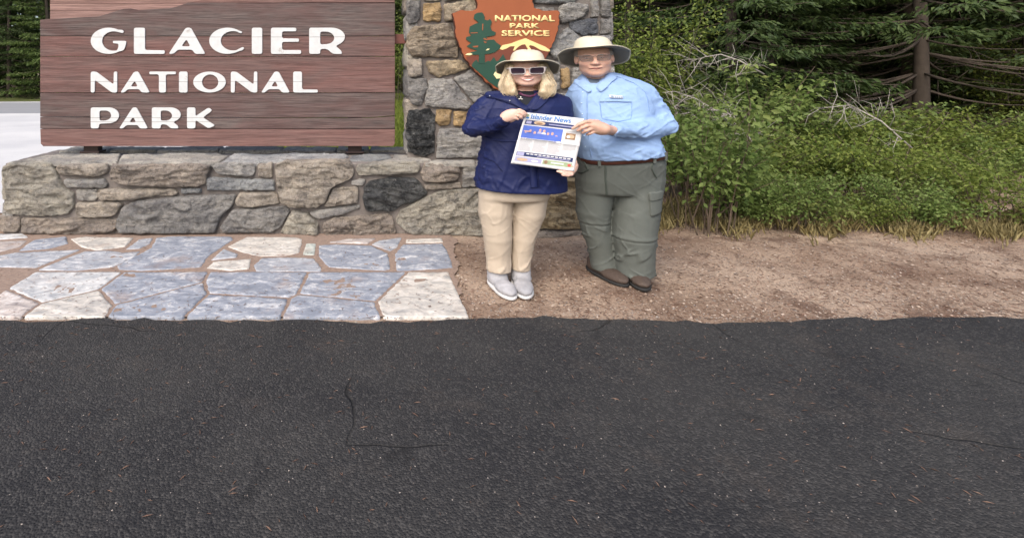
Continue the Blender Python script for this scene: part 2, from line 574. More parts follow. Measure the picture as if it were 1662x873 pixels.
# ------------------------------------------------------------------ stones
def seg_dist(Q, P):
    """distance of points Q to closed polygon P, and inside flag"""
    A, Bq = P, np.roll(P, -1, axis=0)
    d2 = np.full(len(Q), 1e9); ins = np.zeros(len(Q), bool)
    for a, b in zip(A, Bq):
        ab = b - a
        t = np.clip(((Q - a) @ ab) / (ab @ ab + 1e-12), 0, 1)
        e = Q - a - t[:, None] * ab
        d2 = np.minimum(d2, (e * e).sum(1))
        c = (a[1] > Q[:, 1]) != (b[1] > Q[:, 1])
        xi = a[0] + (Q[:, 1] - a[1]) / (b[1] - a[1] + 1e-12) * (b[0] - a[0])
        ins ^= c & (Q[:, 0] < xi)
    return np.sqrt(d2), ins
from mathutils.geometry import delaunay_2d_cdt
def rough_stone(name, poly, place, mat, parent, proud=.05, relief=.012, seed=0, back=.09, strata=1.0, facets=3, col=None, lichen=0.0, edge=.0045, jitter=.006, res=.0125, grow=.002, tilt=None):
    """poly in metres (u,v) on the face; place(U,V,H)->(N,3); an uneven broken face with real edges"""
    rg = np.random.default_rng(seed + 11)
    per = np.sum(np.linalg.norm(np.diff(np.array(list(poly) + [poly[0]]), axis=0), axis=1))
    n = int(np.clip(per / (res * .9), 28, 200))
    P = resample(fillet(poly, 0.009, 2), n)
    if area2(P) < 0: P = P[::-1]
    T = np.roll(P, -1, 0) - np.roll(P, 1, 0); T /= np.linalg.norm(T, axis=1, keepdims=True)
    No = np.c_[T[:, 1], -T[:, 0]]                       # outward
    sg = noise(np.c_[P * 22, np.full(n, seed * 3.1)], seed) + .7 * noise(np.c_[P * 60, np.full(n, seed * 1.7)], seed + 5)
    P = P + No * (sg[:, None] * jitter + grow)
    c = P.mean(0)
    rmax = np.linalg.norm(P - c, axis=1).max()
    lo, hi = P.min(0), P.max(0)
    gx, gy = np.meshgrid(np.arange(lo[0], hi[0], res), np.arange(lo[1], hi[1], res))
    G = np.c_[gx.ravel(), gy.ravel()] + rg.uniform(-.3, .3, (gx.size, 2)) * res
    e, ins = seg_dist(G, P)
    G = G[ins & (e > res * 1.15)]
    ring = P - No * .0055
    re, rin = seg_dist(ring, P); ring = ring[rin & (re > .004)]
    pts = np.vstack([P, ring, G])
    r = delaunay_2d_cdt([Vector(p) for p in pts], [(i, (i + 1) % n) for i in range(n)], [], 1, 1e-6)
    Q = np.array([tuple(v) for v in r[0]]); tri = [tuple(t) for t in r[2]]
    e, _ = seg_dist(Q, P)
    h = proud * (1 - np.exp(-e / edge))
    relief = relief * float(np.clip(e.max() / .07, .3, 1))
    fade = np.clip(e / .014, 0, 1)
    ta = rg.normal(0, .14); cq, sq = math.cos(ta), math.sin(ta)
    W = np.c_[(Q[:, 0] * cq + Q[:, 1] * sq) * 5, (-Q[:, 0] * sq + Q[:, 1] * cq) * 5 * strata, np.full(len(Q), seed * 7.3)]
    W = W + .4 * np.c_[noise(W * .9 + 31, seed), noise(W * .9 + 57, seed + 1), np.zeros(len(Q))]
    big = fbm(W * .7, seed, 3, .5)
    step = np.round(big * 3.0) / 3.0
    W2 = W * np.array([.8, 2.2, 1.0]) * 1.4
    st2 = fbm(W2, seed + 23, 3, .55); st2 = .5 * st2 + .5 * np.round(st2 * 2.5) / 2.5
    h = h + relief * fade * (.4 * big + .9 * step + .8 * st2 + .5 * ridged(W * 1.5 + 9, seed + 3, 3) + .5 * fbm(W * 6, seed + 7, 2) - .4)
    h = h - .5 * relief * fade * np.clip(1 - np.abs(noise(W * np.array([.5, 2.6, 1]), seed + 51)) / .07, 0, 1)
    fac = 0
    for _k in range(facets):
        nv = rg.normal(0, 1, 2); nv /= np.linalg.norm(nv)
        fac = np.maximum(fac, np.maximum(0, (Q - c) @ nv / rmax - rg.uniform(.05, .5)) * 1.1)
    h = h - fade * np.minimum(fac, .8) * proud
    if tilt is not None: h = h + (Q - c) @ np.array(tilt)
    h = np.where(e < 1e-5, -.004, np.maximum(h, -.002))
    m = len(Q)
    V = place(np.r_[Q[:, 0], P[:, 0]], np.r_[Q[:, 1], P[:, 1]], np.r_[h, np.full(n, -back)])
    # skirt: map boundary verts (first n input verts keep order)
    vmap = {}
    for i, o in enumerate(r[3]):
        for k in o:
            if k < n: vmap[k] = i
    F = list(tri)
    for k in range(n):
        a, b = vmap.get(k), vmap.get((k + 1) % n)
        if a is None or b is None: continue
        F.append((m + k, m + (k + 1) % n, b, a))
    ob = mk(name, V, F, mat, parent)
    if col is not None: ob.color = (*col, 1)
    ob['dark_lichen'] = float(lichen)
    return ob

def face_place(y0):
    return lambda U, V, H: np.c_[U, y0 - H, V]
def flat_place(z0):
    return lambda U, V, H: np.c_[U, V, z0 + H]

GREY = (0.40, 0.392, 0.382); DGREY = (0.285, 0.28, 0.277); TAN = (0.44, 0.395, 0.345); OCH = (0.56, 0.40, 0.22)
BROWN = (0.37, 0.325, 0.288); BLK = (0.12, 0.125, 0.13); PALE = (0.50, 0.48, 0.445); OLIVE = (0.43, 0.408, 0.36); BLUE = (0.33, 0.345, 0.36)

WALL_Y, WALL_TOP = 5.14, 0.70
wall_root = thing('stone_wall', at(330, 381, WALL_Y), 'low wall of grey and tan rubble stones under the wooden sign', 'wall')
WS = [
 ([(4,276),(12,263),(82,263),(90,282),(102,303),(118,314),(119,335),(111,347),(61,351),(15,347),(5,337),(10,323),(7,301)], OLIVE, .1, .07),
 ([(94,267),(168,265),(174,268),(173.5,280),(161,286),(97.5,284),(91.5,274)], TAN, .25, .06),
 ([(104,291),(168,290.5),(174,301),(168,304.5),(110,304.5),(104,298)], GREY, .15, .05),
 ([(123,308),(156,308),(158.5,319),(152.5,326),(124.5,325)], PALE, .1, .05),
 ([(158,308),(168,306),(240,306),(285,308),(289,313),(283,317),(250,318),(215,324),(165,325),(157,318)], TAN, .1, .07),
 ([(124.5,329),(192.5,328),(197.5,332.5),(185.5,349.5),(171,353),(127,352),(122,342)], TAN, .1, .06),
 ([(-3,350),(31,352),(31.5,366.5),(25.5,377),(-3,375)], BROWN, .1, .05),
 ([(34,354),(188,355.5),(193,366.5),(180.5,376.5),(146,380),(73,379.5),(34,377)], BROWN, .15, .05),
 ([(177,279),(183,271),(200,266),(250,265),(310,264),(344,266),(338,281),(334,297),(320,303),(260,302),(205,300),(180,293)], BROWN, .3, .1),
 ([(190,355),(200,335),(215,328),(250,323),(300,318),(345,316),(383,316),(376,333),(360,350),(352,365),(350,377),(290,378),(230,378),(196,377),(188,366)], DGREY, .15, .1),
 ([(343,269),(357,264),(410,264),(416,270),(410,285),(398,286.5),(352,282)], GREY, .25, .07),
 ([(418,267),(441,264),(442,286),(432,288.5),(419,286)], TAN, .35, .05),
 ([(335,288.5),(445,292),(446,308),(347,309),(335,309)], BLUE, .1, .06),
 ([(292,305.6),(325,305.6),(326,313),(293.5,314)], BLUE, .0, .04),
 ([(388.5,313),(447,312),(453,330),(401,337),(386,334),(381,326)], TAN, .3, .06),
 ([(376,340),(464,335),(470,342),(457,367),(442,376),(362,377),(357,369)], DGREY, .15, .08),
 ([(446,266),(465,261),(540,260),(563,260),(573,268),(575,280),(570,290),(538,304),(528,328),(514,336),(470,335),(455,328),(449,300)], TAN, .3, .1),
 ([(581,266),(675,262),(682,266),(679,281),(582,285),(578,274)], OLIVE, .1, .06),
 ([(570,294),(584,290),(593,292),(589,301),(570,299.5)], GREY, .2, .04),
 ([(540,306),(577,303),(582,306),(581,329),(540,334),(526,335),(533,322)], TAN, .3, .06),
 ([(590,306),(599,295),(631,288.5),(672,288.5),(684,298),(693,314),(680,323),(648,335),(640,342),(606,343),(593,340),(589,327)], BLK, .55, .08),
 ([(501.5,344.6),(516,341),(584,332.5),(584,338),(557.5,347),(518.5,356),(506,350.5)], GREY, .15, .05),
 ([(456,377),(466,355),(475,341),(499,345),(516,363),(518,381),(472,381)], OLIVE, .3, .06),
 ([(526,362),(540,354),(631,347),(637,352),(643,376),(638,382),(528,383),(523,371)], BROWN, .4, .06),
 ([(643,353),(650,342),(690,320),(720,309),(777,305),(806,310),(812,345),(812,384),(720,381),(670,381),(655,372),(645,362)], OLIVE, .4, .09),
 ([(818,306),(860,291),(945,288),(985,292),(988,371),(818,371)], (0.42,.34,.225), .3, .08),
 ([(818,375),(900,374.5),(985,374),(988,390),(818,391)], BROWN, .2, .05),
 ([(689,264),(743,265),(748,281),(740,292),(721,296),(687,294),(683,282)], BROWN, .3, .06),
 ([(689,299),(747,297),(749,305),(692,308)], TAN, .1, .04),
 ([(752,268),(775,266),(800,268),(802,300),(752,303)], GREY, .2, .06),
 ([(806,268),(880,268),(882,285),(860,288),(820,302),(806,302)], GREY, .2, .06),
 ([(886,268),(985,268),(988,284),(886,284)], TAN, .2, .06),
]
# core of mortar behind the stones
def prism(name, poly, y0, y1, mat, parent, sub=.06, amp=.008, seed=1):
    """poly (x,z) extruded from y0 to y1"""
    n = len(poly)
    V = [(p[0], y0, p[1]) for p in poly] + [(p[0], y1, p[1]) for p in poly]
    F = [tuple(range(n)), tuple(range(2 * n - 1, n - 1, -1))] + [(i, i + n, (i + 1) % n + n, (i + 1) % n) for i in range(n)]
    me = bpy.data.meshes.new(name)
    off = root_loc(parent) if parent is not None else np.zeros(3)
    me.from_pydata([tuple(np.array(v) - off) for v in V], [], F)
    bm = bmesh.new(); bm.from_mesh(me)
    bmesh.ops.recalc_face_normals(bm, faces=bm.faces)
    bmesh.ops.triangulate(bm, faces=bm.faces[:])
    for _ in range(6):
        es = [e for e in bm.edges if e.calc_length() > sub]
        if not es: break
        bmesh.ops.subdivide_edges(bm, edges=es, cuts=1)
        bmesh.ops.triangulate(bm, faces=bm.faces[:])
    co = np.array([v.co for v in bm.verts]); 
    d = fbm((co + off) * 9, seed, 3) * amp
    bm.normal_update()
    for v, k in zip(bm.verts, d): v.co += v.normal * k
    bm.to_mesh(me); bm.free()
    return link(name, me, mat, parent)

wx0, wx1 = at(2, 0, WALL_Y)[0], at(992, 0, WALL_Y)[0]
prism('mortar_core', [(wx0, -.05), (wx1, -.05), (wx1, WALL_TOP - .02), (wx0 + .02, WALL_TOP - .02)], WALL_Y + .036, 6.05, M['mortar'], wall_root)
for k, (pp, colr, lich, pr) in enumerate(WS):
    poly = [(at(a, b, WALL_Y)[0], at(a, b, WALL_Y)[2]) for a, b in pp]
    rough_stone('stone', poly, face_place(WALL_Y + .012), M['stone'], wall_root, proud=pr * RNG.uniform(.4, .75), relief=.019, seed=k + 1, strata=1.6 + (k % 3) * 1.1, col=colr, lichen=lich, facets=4)
# left end and right end faces of the wall
def side_place(x0, s):
    return lambda U, V, H: np.c_[x0 + s * H, U, V]
for k, (a0, a1, b0, b1) in enumerate([(5.16, 5.6, .02, .3), (5.63, 6.0, .02, .3), (5.16, 5.42, .33, .66), (5.45, 6.0, .33, .5), (5.45, 6.0, .52, .66)]):
    q = [(a0, b0), (a1, b0), (a1, b1), (a0, b1)]
    rough_stone('stone', q, side_place(wx0 + .01, -1), M['stone'], wall_root, proud=.03, seed=60 + k, col=[GREY, TAN, OLIVE][k % 3], lichen=.2, relief=.01)
    rough_stone('stone', q, side_place(wx1 - .01, 1), M['stone'], wall_root, proud=.04, seed=70 + k, col=[TAN, GREY, BROWN][k % 3], lichen=.2, relief=.01)
# cap slabs lying on top (front row, then a thicker back row)
def cap_poly(pp):
    return [gp(a, b, WALL_TOP) for a, b in pp]
CAPS = [([(40,258.5),(90,250),(96,247),(150,247),(196,249),(190,261),(120,262),(88,262),(60,261)], PALE, .0),
        ([(199,249),(290,248),(352,248),(370,252),(356,261),(340,263),(192,262)], PALE, .0),
        ([(374,252),(382,248.5),(440,249),(560,249),(566,252),(556,258),(440,261),(360,262)], (0.48,.49,.50), .0),
        ([(570,252.5),(600,249),(630,249),(636,255),(610,258.5),(566,259)], BLUE, .0),
        ([(640,249),(657,250),(676,254),(700,258),(684,261),(612,261),(638,256)], PALE, .0),
        ([(704,259),(770,258.5),(770,263),(690,262.5)], PALE, .0), ([(776,259),(880,258.5),(880,263),(776,263)], PALE, .0), ([(886,259),(985,258.5),(985,263),(886,263)], GREY, .0)]
for k, (pp, colr, li) in enumerate(CAPS):
    rough_stone('cap_slab', cap_poly(pp), flat_place(WALL_TOP - .012), M['stone'], wall_root, proud=.014, relief=.006, seed=90 + k, col=colr, lichen=li, back=.03, facets=0)
bx = [at(a, 0, 5.75)[0] for a in (92, 172, 250, 352, 455, 545, 600, 662)]
for k in range(7):
    x0, x1 = bx[k] + .008, bx[k + 1] - .008
    y0 = 5.77 + .03 * RNG.normal(); y0 = min(max(y0, 5.74), 5.82)
    q = [(x0, y0), ((x0 + x1) / 2, y0 + .015 * RNG.normal()), (x1, y0 + .01), (x1, 6.08), (x0, 6.08)]
    rough_stone('cap_slab', q, flat_place(WALL_TOP - .004), M['stone'], wall_root, proud=.016 + .006 * RNG.random(), relief=.005, seed=110 + k, col=[PALE, (0.46,.44,.39), PALE, (.44,.43,.41)][k % 4], lichen=0, back=.03, edge=.006, facets=0)

# ------------------------------------------------------------------ pillar
PIL_Y = 5.33
pil = thing('stone_pillar', at(830, 381, PIL_Y + .2), 'tall pillar of mixed grey, ochre and black stones behind the two people', 'pillar')
PS = [
 ([(661,-14),(682,-14),(683,19),(678,37),(662,40),(659,19)], DGREY, .4),
 ([(688,5),(715.5,4),(717,34),(688,34)], OCH, .0),
 ([(687,-22),(716,-22),(716,0),(688,1)], PALE, .1),
 ([(722,7),(768,-2),(790,5),(790,32),(722,33)], (0.50,.43,.33), .1),
 ([(720,-25),(775,-25),(775,-7),(722,2)], GREY, .1),
 ([(661,55),(672,42),(730,37),(736,51),(744,77),(743,93),(669,91),(659,74)], (0.38,.32,.25), .3),
 ([(661,99),(669,95.5),(685,96),(686.5,122),(666,125),(661,112)], TAN, .1),
 ([(693,99),(746,96),(763,109),(736,120),(710.5,125),(694.5,115)], (0.50,.41,.29), .1),
 ([(664,128),(693,127),(694.5,141),(685,170),(669,170),(661,144)], DGREY, .3),
 ([(698,128),(733,128),(765,167),(759,178),(690,172),(689,165)], GREY, .3),
 ([(737,127),(765,113),(794,130),(802,160),(769,165)], GREY, .2),
 ([(664,180),(698,175),(706,186),(704,247),(691,255),(662,247),(659,205)], BLK, .75),
 ([(709,178),(733,178),(731,202),(714,205),(707,196)], OCH, .0),
 ([(738,181),(761,181),(763,205),(737,204)], OCH, .0),
 ([(714,209),(752,208),(790,210),(791,256),(709,256),(710.5,224)], GREY, .2),
 ([(767,171),(802,165),(806,205),(768,205)], GREY, .2),
 ([(866,-10),(905,-8),(940,-12),(935,2),(905,6),(869,5)], BLUE, .2),
 ([(909,10),(925,3),(954,6),(957,19),(945,29),(912.5,38),(906,26)], GREY, .35),
 ([(925,35),(970,29),(972,53),(948,58),(929,48)], (0.17,.185,.215), .25),
 ([(960,-14),(971,-14),(972,26),(960,28)], GREY, .2),
 ([(975,-14),(990,-14),(991,27),(976,27)], DGREY, .2),
 ([(976,31),(992,30),(994,54),(976,55)], DGREY, .3),
 ([(893,70),(922,44),(945,62),(942,88),(900,96),(890,84)], (0.42,.425,.43), .2),
 ([(949,62),(973,58),(993,58),(995,92),(950,92)], (0.38,.38,.39), .15),
 ([(912,112),(924,110),(926,142),(913,143)], OCH, .0),
 ([(888,100),(909,99),(909,146),(890,146)], GREY, .2),
 ([(929,98),(960,96),(960,148),(930,148)], GREY, .25),
 ([(806,165),(880,150),(903,150),(905,203),(810,205)], GREY, .2),
 ([(796,209),(900,207),(900,256),(796,256)], TAN, .2),
 ([(909,152),(960,152),(960,200),(909,202)], GREY, .2),
 ([(905,206),(960,205),(962,256),(904,256)], BROWN, .2),
 ([(964,96),(996,95),(998,170),(964,170)], GREY, .2),
 ([(965,175),(999,174),(1000,256),(966,256)], DGREY, .2),
 ([(795,-12),(860,-12),(860,50),(795,50)], GREY, .2),
 ([(795,54),(885,54),(883,94),(800,118),(795,110)], TAN, .2),
 ([(864,12),(900,12),(900,40),(886,50),(864,50)], GREY, .2),
 ([(748,40),(790,36),(790,90),(768,102),(750,92)], TAN, .2),
 ([(806,124),(884,98),(886,145),(806,160)], GREY, .2),
]
px0, px1 = at(661, 0, PIL_Y)[0], at(997, 0, PIL_Y)[0]
PIL_TOP = 2.75
prism('mortar_core', [(px0, -.03), (px1 + .03, -.03), (px1 - .02, PIL_TOP), (px0 + .02, PIL_TOP)], PIL_Y + .034, PIL_Y + .55, M['mortar'], pil, seed=5)
for k, (pp, colr, lich) in enumerate(PS):
    poly = [(at(a, b, PIL_Y)[0], at(a, b, PIL_Y)[2]) for a, b in pp]
    rough_stone('stone', poly, face_place(PIL_Y + .012), M['stone'], pil, proud=RNG.uniform(.02, .045), relief=.017, seed=130 + k, strata=1.0 + (k % 3) * .8, col=colr, lichen=lich, facets=4, jitter=.008)
# higher courses above the picture, sides
zz = at(0, -28, PIL_Y)[2]
for r in range(2):
    z0, z1 = zz + r * .22, zz + r * .22 + .2
    cuts = np.linspace(px0 + .02, px1 - .02, 6) + np.r_[0, RNG.normal(0, .05, 4), 0]
    for i in range(5):
        rough_stone('stone', [(cuts[i] + .01, z0), (cuts[i + 1] - .01, z0), (cuts[i + 1] - .01, z1), (cuts[i] + .01, z1)], face_place(PIL_Y + .012), M['stone'], pil, proud=.04, seed=200 + r * 9 + i, col=[GREY, OCH, TAN, DGREY, PALE][(i + r * 2) % 5], lichen=.2)
for s_, X in ((-1, px0), (1, px1)):
    z = .74
    k = 0
    while z < PIL_TOP - .25:
        hgt = .22 + .12 * RNG.random()
        rough_stone('stone', [(PIL_Y + .03, z), (PIL_Y + .52, z), (PIL_Y + .52, z + hgt - .03), (PIL_Y + .03, z + hgt - .03)], side_place(X - s_ * .012, s_), M['stone'], pil, proud=.03, relief=.008, seed=230 + k + (50 if s_ > 0 else 0), col=[GREY, TAN, DGREY, OLIVE][k % 4], lichen=.25)
        z += hgt; k += 1

# ------------------------------------------------------------------ flagstones
pav = bpy.data.objects.new('pavement', None); COL.objects.link(pav); tag(pav, kind='structure')
SL = (0.30, 0.32, 0.36); SL2 = (0.38, 0.392, 0.415); CR = (0.54, 0.505, 0.45); WH = (0.52, 0.52, 0.51); PK = (0.47, 0.415, 0.38); GN = (0.46, 0.49, 0.44)
FS = [
 ([(-14,381),(37,379.5),(46,386),(-14,390)], WH), ([(-14,393),(44,391),(32,401),(-14,413)], PK),
 ([(40,401),(56,390),(107,385),(110,396),(80,404),(30,408)], SL), ([(115,388.5),(137,385),(217,386.5),(203,401),(156,407),(132,401)], CR),
 ([(-14,418),(29,411),(102,407),(130,406),(93,421),(59,435),(-14,434)], SL2), ([(62,439),(98,424),(137,409),(176,408),(203,411),(227,409),(215,420),(183,434),(122,440)], SL2),
 ([(205,405),(226,389.5),(248,387),(243,396),(227,404)], SL2),
 ([(254,387),(279,384),(376,385),(377,390),(338,416),(326,434),(230,440),(194,438),(190,433),(246,403)], SL),
 ([(370,401),(400,385.5),(480,386),(490,389),(489,399),(485,411),(460,416),(420,416.5),(390,409)], CR), ([(363,405),(386,413),(384,418),(342,423)], SL2),
 ([(335,436),(347,426),(408,421),(404,437),(376,440)], CR), ([(412,431),(426,420),(480,419),(508,420),(521,435),(520,441),(415,441)], SL2),
 ([(497,396.5),(513,396.5),(510,414),(491,414.5)], GN), ([(518,399),(543,397.5),(602,399.5),(629,412),(633,437),(626,440),(533,434),(517,415)], SL),
 ([(603,397.5),(616,391.5),(652,386),(644,402),(633,408),(616,402)], SL2), ([(533,394),(562,388.5),(610,387.5),(596,396)], PK),
 ([(641,414),(654,398),(680,397),(718,396.5),(727,410),(735,435),(660,440),(644,440)], SL), ([(660,389),(717,387),(719,394),(658,395)], CR),
]
# further flags towards the pull-out: irregular cells
def clip_half(poly, p, nrm):
    out = []
    for i in range(len(poly)):
        a, b = np.array(poly[i - 1]), np.array(poly[i])
        da, db = (a - p) @ nrm, (b - p) @ nrm
        if (da <= 0) != (db <= 0): out.append(tuple(a + (b - a) * da / (da - db)))
        if db <= 0: out.append(tuple(b))
    return out
X0, X1 = gp(-60, 515)[0], gp(746, 480)[0]
YA, YB_ = gp(0, 515)[1], gp(0, 442.5)[1]
seeds = []
for r_, yy in enumerate((YA + .16, YA + .50)):
    xx = X0 + .1 + .2 * r_
    while xx < X1 - .05:
        seeds.append((xx + RNG.normal(0, .06), yy + RNG.normal(0, .05))); xx += .52 + .45 * RNG.random()
seeds = np.array(seeds)
for i, sd_ in enumerate(seeds):
    poly = [(X0, YA), (X1, YA), (X1 - .02, YB_), (X0, YB_)]
    for j, o_ in enumerate(seeds):
        if i == j: continue
        d_ = o_ - sd_; L_ = np.linalg.norm(d_)
        if L_ > 1.6: continue
        poly = clip_half(poly, (sd_ + o_) / 2 - d_ / L_ * .013, d_ / L_)
        if len(poly) < 3: break
    if len(poly) < 3 or abs(area2(np.array(poly))) < .012: continue
    q = [(600 + 870 * x / y, 110 + 870 * 1.6 / y) for x, y in poly]
    FS.append((q, [SL, SL2, SL, CR, SL2, WH, PK, SL][int(RNG.integers(0, 8))]))
for k, (pp, colr) in enumerate(FS):
    o = rough_stone('flagstone', [gp(a, b) for a, b in pp], flat_place(0.0), M['flag'], pav, proud=.010, relief=.003, seed=300 + k, col=colr, back=.03, facets=0, edge=.002, jitter=.005, grow=.004)
# joint bedding between the flags
bl_ = np.linspace(379, 514, 60)
bed = [gp(-90, 379)] + [gp(738 + (b - 379) * .09 + 5 * noise(np.array([[b * .11, 0, 0]]), 3)[0] + 3 * noise(np.array([[b * .4, 0, 0]]), 4)[0], b) for b in bl_] + [gp(-90, 514)]
jm = simple('joint_grit', (0.27, 0.20, 0.16), .95, .5, 40, .8, 120)
sheet('joint_bedding', bed, 0.0045, jm)

# ------------------------------------------------------------------ wooden sign
SGN_Y = 5.55
sign = thing('entrance_sign', at(355, 247, SGN_Y + .1), 'large brown wooden sign with raised white letters standing on the low stone wall', 'sign')
def sp(px, py): p = at(px, py, SGN_Y); return (p[0], p[2])
def sign_place(off=0.0):
    return lambda u, v, h: (u, SGN_Y - off - h, v)
RB = (0.160, 0.089, 0.080); RB2 = (0.185, 0.105, 0.094); GB = (0.120, 0.078, 0.073)
outline = [(65,32),(75,31),(110,29),(160,26),(175,22),(200,14),(212,13),(225,16),(275,13),(285,11),(305,4)]
planks = [
 ([(307,4),(330,-1),(375,-10),(430,-18),(480,-40),(520,-52),(560,-66),(600,-48),(641,-36),(641,4)], RB2, .35),
 (outline + [(641,5.2),(641,58),(65,58)], GB, 1.0),
 ([(65,58.8),(641,58.8),(641,91),(65,91)], RB, .6),
 ([(65,91.8),(641,91.8),(641,150),(65,150)], RB, .45),
 ([(65,150.8),(641,150.8),(641,187.2),(600,190.6),(420,190.5),(65,189)], GB, .8),
 ([(65,189.8),(420,191.3),(600,191.6),(641,188.3),(641,208.5),(65,208.5)], GB, .9),
 ([(65,209.3),(641,209.3),(641,232),(638,237),(70,237),(66,233)], RB2, .25),
]
for k, (pp, colr, wth) in enumerate(planks):
    ob = flat_shape('plank', [[sp(a, b) for a, b in pp]], .05, .004, lambda u, v, h: (u, SGN_Y + .058 - h, v), M['wood'], sign)
    ob.color = (*colr, 1); ob['weather'] = wth
yb = [31.5, 16, 4.8, -30, -75]
for k in range(4):   # rear layer of boards seen above the carved mountain line
    x0 = 75
    ob = flat_shape('rear_plank', [[sp(x0, yb[k] - .4 + (20 if k == 0 else 0)), sp(641, yb[k] - .4 + (20 if k == 0 else 0)), sp(641, yb[k + 1]), sp(x0, yb[k + 1])]], .04, .003, lambda u, v, h: (u, SGN_Y + .112 - h, v), M['wood'], sign)
    ob.color = (*[(.26,.165,.145), (0.28,.178,.155), (.25,.155,.135), RB2][k], 1); ob['weather'] = .05
for px in (150, 576):
    w = .155 if px == 150 else .145
    x = at(px, 0, SGN_Y + .16)[0]
    ob = box('post', (x, SGN_Y + .175, (WALL_TOP + 2.3) / 2), (w, .1, 2.3 - WALL_TOP), M['steel'], sign, .006)
    box('base_plate', (x, SGN_Y + .175, WALL_TOP + .012), (w + .05, .16, .02), M['steel'], ob, .004)
pb = at(641, 63, SGN_Y + .08)
box('tie_bar', (pb[0] + .12, SGN_Y + .09, pb[2]), (.34, .035, .1), M['bar'], sign, .004)

# letters
def arc(cx, cy, rx, ry, a0, a1, n=18):
    return [(cx + rx * math.cos(math.radians(a0 + (a1 - a0) * i / n)), cy + ry * math.sin(math.radians(a0 + (a1 - a0) * i / n))) for i in range(n + 1)]
def LT(ch):
    if ch == 'G': return [arc(.5, .5, .5, .5, 58, 305, 30) + [(.92, .13), (.98, .32), (1.0, .5), (.62, .5), (.62, .41), (.78, .385), (.77, .25)] + arc(.64, .49, .32, .37, -72, -292, 22) + [(.90, .79), (.93, .86), (.88, .92)]]
    if ch == 'C': return [arc(.52, .5, .52, .5, 52, 308, 30) + [(.95, .14), (1.0, .22), (.95, .27)] + arc(.68, .5, .35, .37, -75, -285, 22) + [(.90, .78), (.95, .84)]]
    if ch == 'L': return [[(0, 0), (1, 0), (1, .14), (.36, .15), (.36, 1), (0, 1)]]
    if ch == 'I': return [[(0, 0), (1, 0), (1, 1), (0, 1)]]
    if ch == 'E': return [[(0, 0), (1, 0), (1, .15), (.37, .15), (.37, .46), (.93, .46), (.93, .59), (.37, .59), (.37, .86), (.84, .86), (.84, 1), (0, 1)]]
    if ch == 'A': return [[(0, 0), (.14, 0), (.25, .16), (.64, .16), (.72, 0), (1, 0), (.62, .96), (.57, 1), (.50, 1), (.45, .96)], [(.35, .29), (.59, .29), (.485, .56)]]
    if ch == 'R': return [[(0, 0), (.31, 0), (.31, .17), (.40, .2), (.52, .17), (.66, 0), (.92, 0), (.90, .12), (.74, .30)] + arc(.62, .655, .38, .345, -55, 90, 14) + [(0, 1)], [(.31, .36)] + arc(.46, .61, .24, .24, -75, 90, 10) + [(.31, .85)]]
    if ch == 'P': return [[(0, 0), (.29, 0), (.29, .22), (.55, .24)] + arc(.62, .62, .38, .38, -75, 90, 16) + [(0, 1)], [(.31, .36), (.5, .37)] + arc(.52, .62, .2, .23, -75, 90, 10) + [(.31, .85)]]
    if ch == 'N': return [[(0, 0), (.15, 0), (.16, .60), (.80, 0), (1, 0), (1, 1), (.87, 1), (.86, .38), (.20, 1), (0, 1)]]
    if ch == 'T': return [[(.36, 0), (.63, 0), (.62, .87), (1, .87), (1, 1), (0, 1), (0, .87), (.36, .87)]]
    if ch == 'O': return [arc(.5, .5, .5, .5, 0, 350, 34), arc(.52, .5, .25, .36, 0, 350, 26)]
    if ch == 'K': return [[(0, 0), (.3, 0), (.3, .40), (.76, 0), (1, .14), (.56, .52), (.90, .86), (.76, 1), (.3, .58), (.3, 1), (0, 1)]]
def m_white():
    t = NT('weathered_white_letter_paint')
    v = t.coord(rand=True)
    a = t.noise(v, 14, 6, .7); b = t.noise(v, 5.5, 7, .72, .4)
    c = t.mix(t.g(a, .3, .7), (0.50, 0.515, 0.52), (0.60, 0.615, 0.62))
    c = t.mix(t.g(b, .64, .70, 0, .85), c, (0.32, 0.29, 0.26))
    tc = t.n('ShaderNodeTexCoord'); sx = t.n('ShaderNodeSeparateXYZ'); t.l(tc.outputs['Object'], sx.inputs[0])
    wob = t.math('MULTIPLY', t.math('SUBTRACT', t.noise(t.coord(), 5, 3), .5), .012)
    zz_ = t.math('ADD', sx.outputs[2], wob)
    for py in (60, 132, 190.5, 197):     # splits following the board joints
        d = t.math('ABSOLUTE', t.math('SUBTRACT', zz_, sp(0, py)[1] - sign.location.z))
        c = t.mix(t.g(d, .0012, .003, .8, 0), c, (0.10, 0.085, 0.08))
    t.set(Base_Color=c, Roughness=.55)
    t.bump(t.math('ADD', a, b), .2, .004)
    return t.m
MW = m_white()
ROWS = [(45, 87.5, [('G',148,206),('L',218,268),('A',274,334),('C',340,397),('I',409,426),('E',440,489),('R',502,560)]),
        (116, 150, [('N',148,191),('A',196,244),('T',243,286),('I',291,305),('O',314,367),('N',375,418),('A',424,471),('L',476,516)]),
        (174, 208, [('P',148,194),('A',194,241),('R',247,294),('K',304,350)])]
for y0, y1, row in ROWS:
    for ch, x0, x1 in row:
        polys = []
        for pl in LT(ch):
            q = [sp(x0 + u * (x1 - x0), y1 - v * (y1 - y0)) for u, v in pl]
            polys.append(fillet(q, .022, 3))
        flat_shape('letter', polys, .007, .002, lambda u, v, h: (u, SGN_Y - .0005 - h, v), MW, sign)

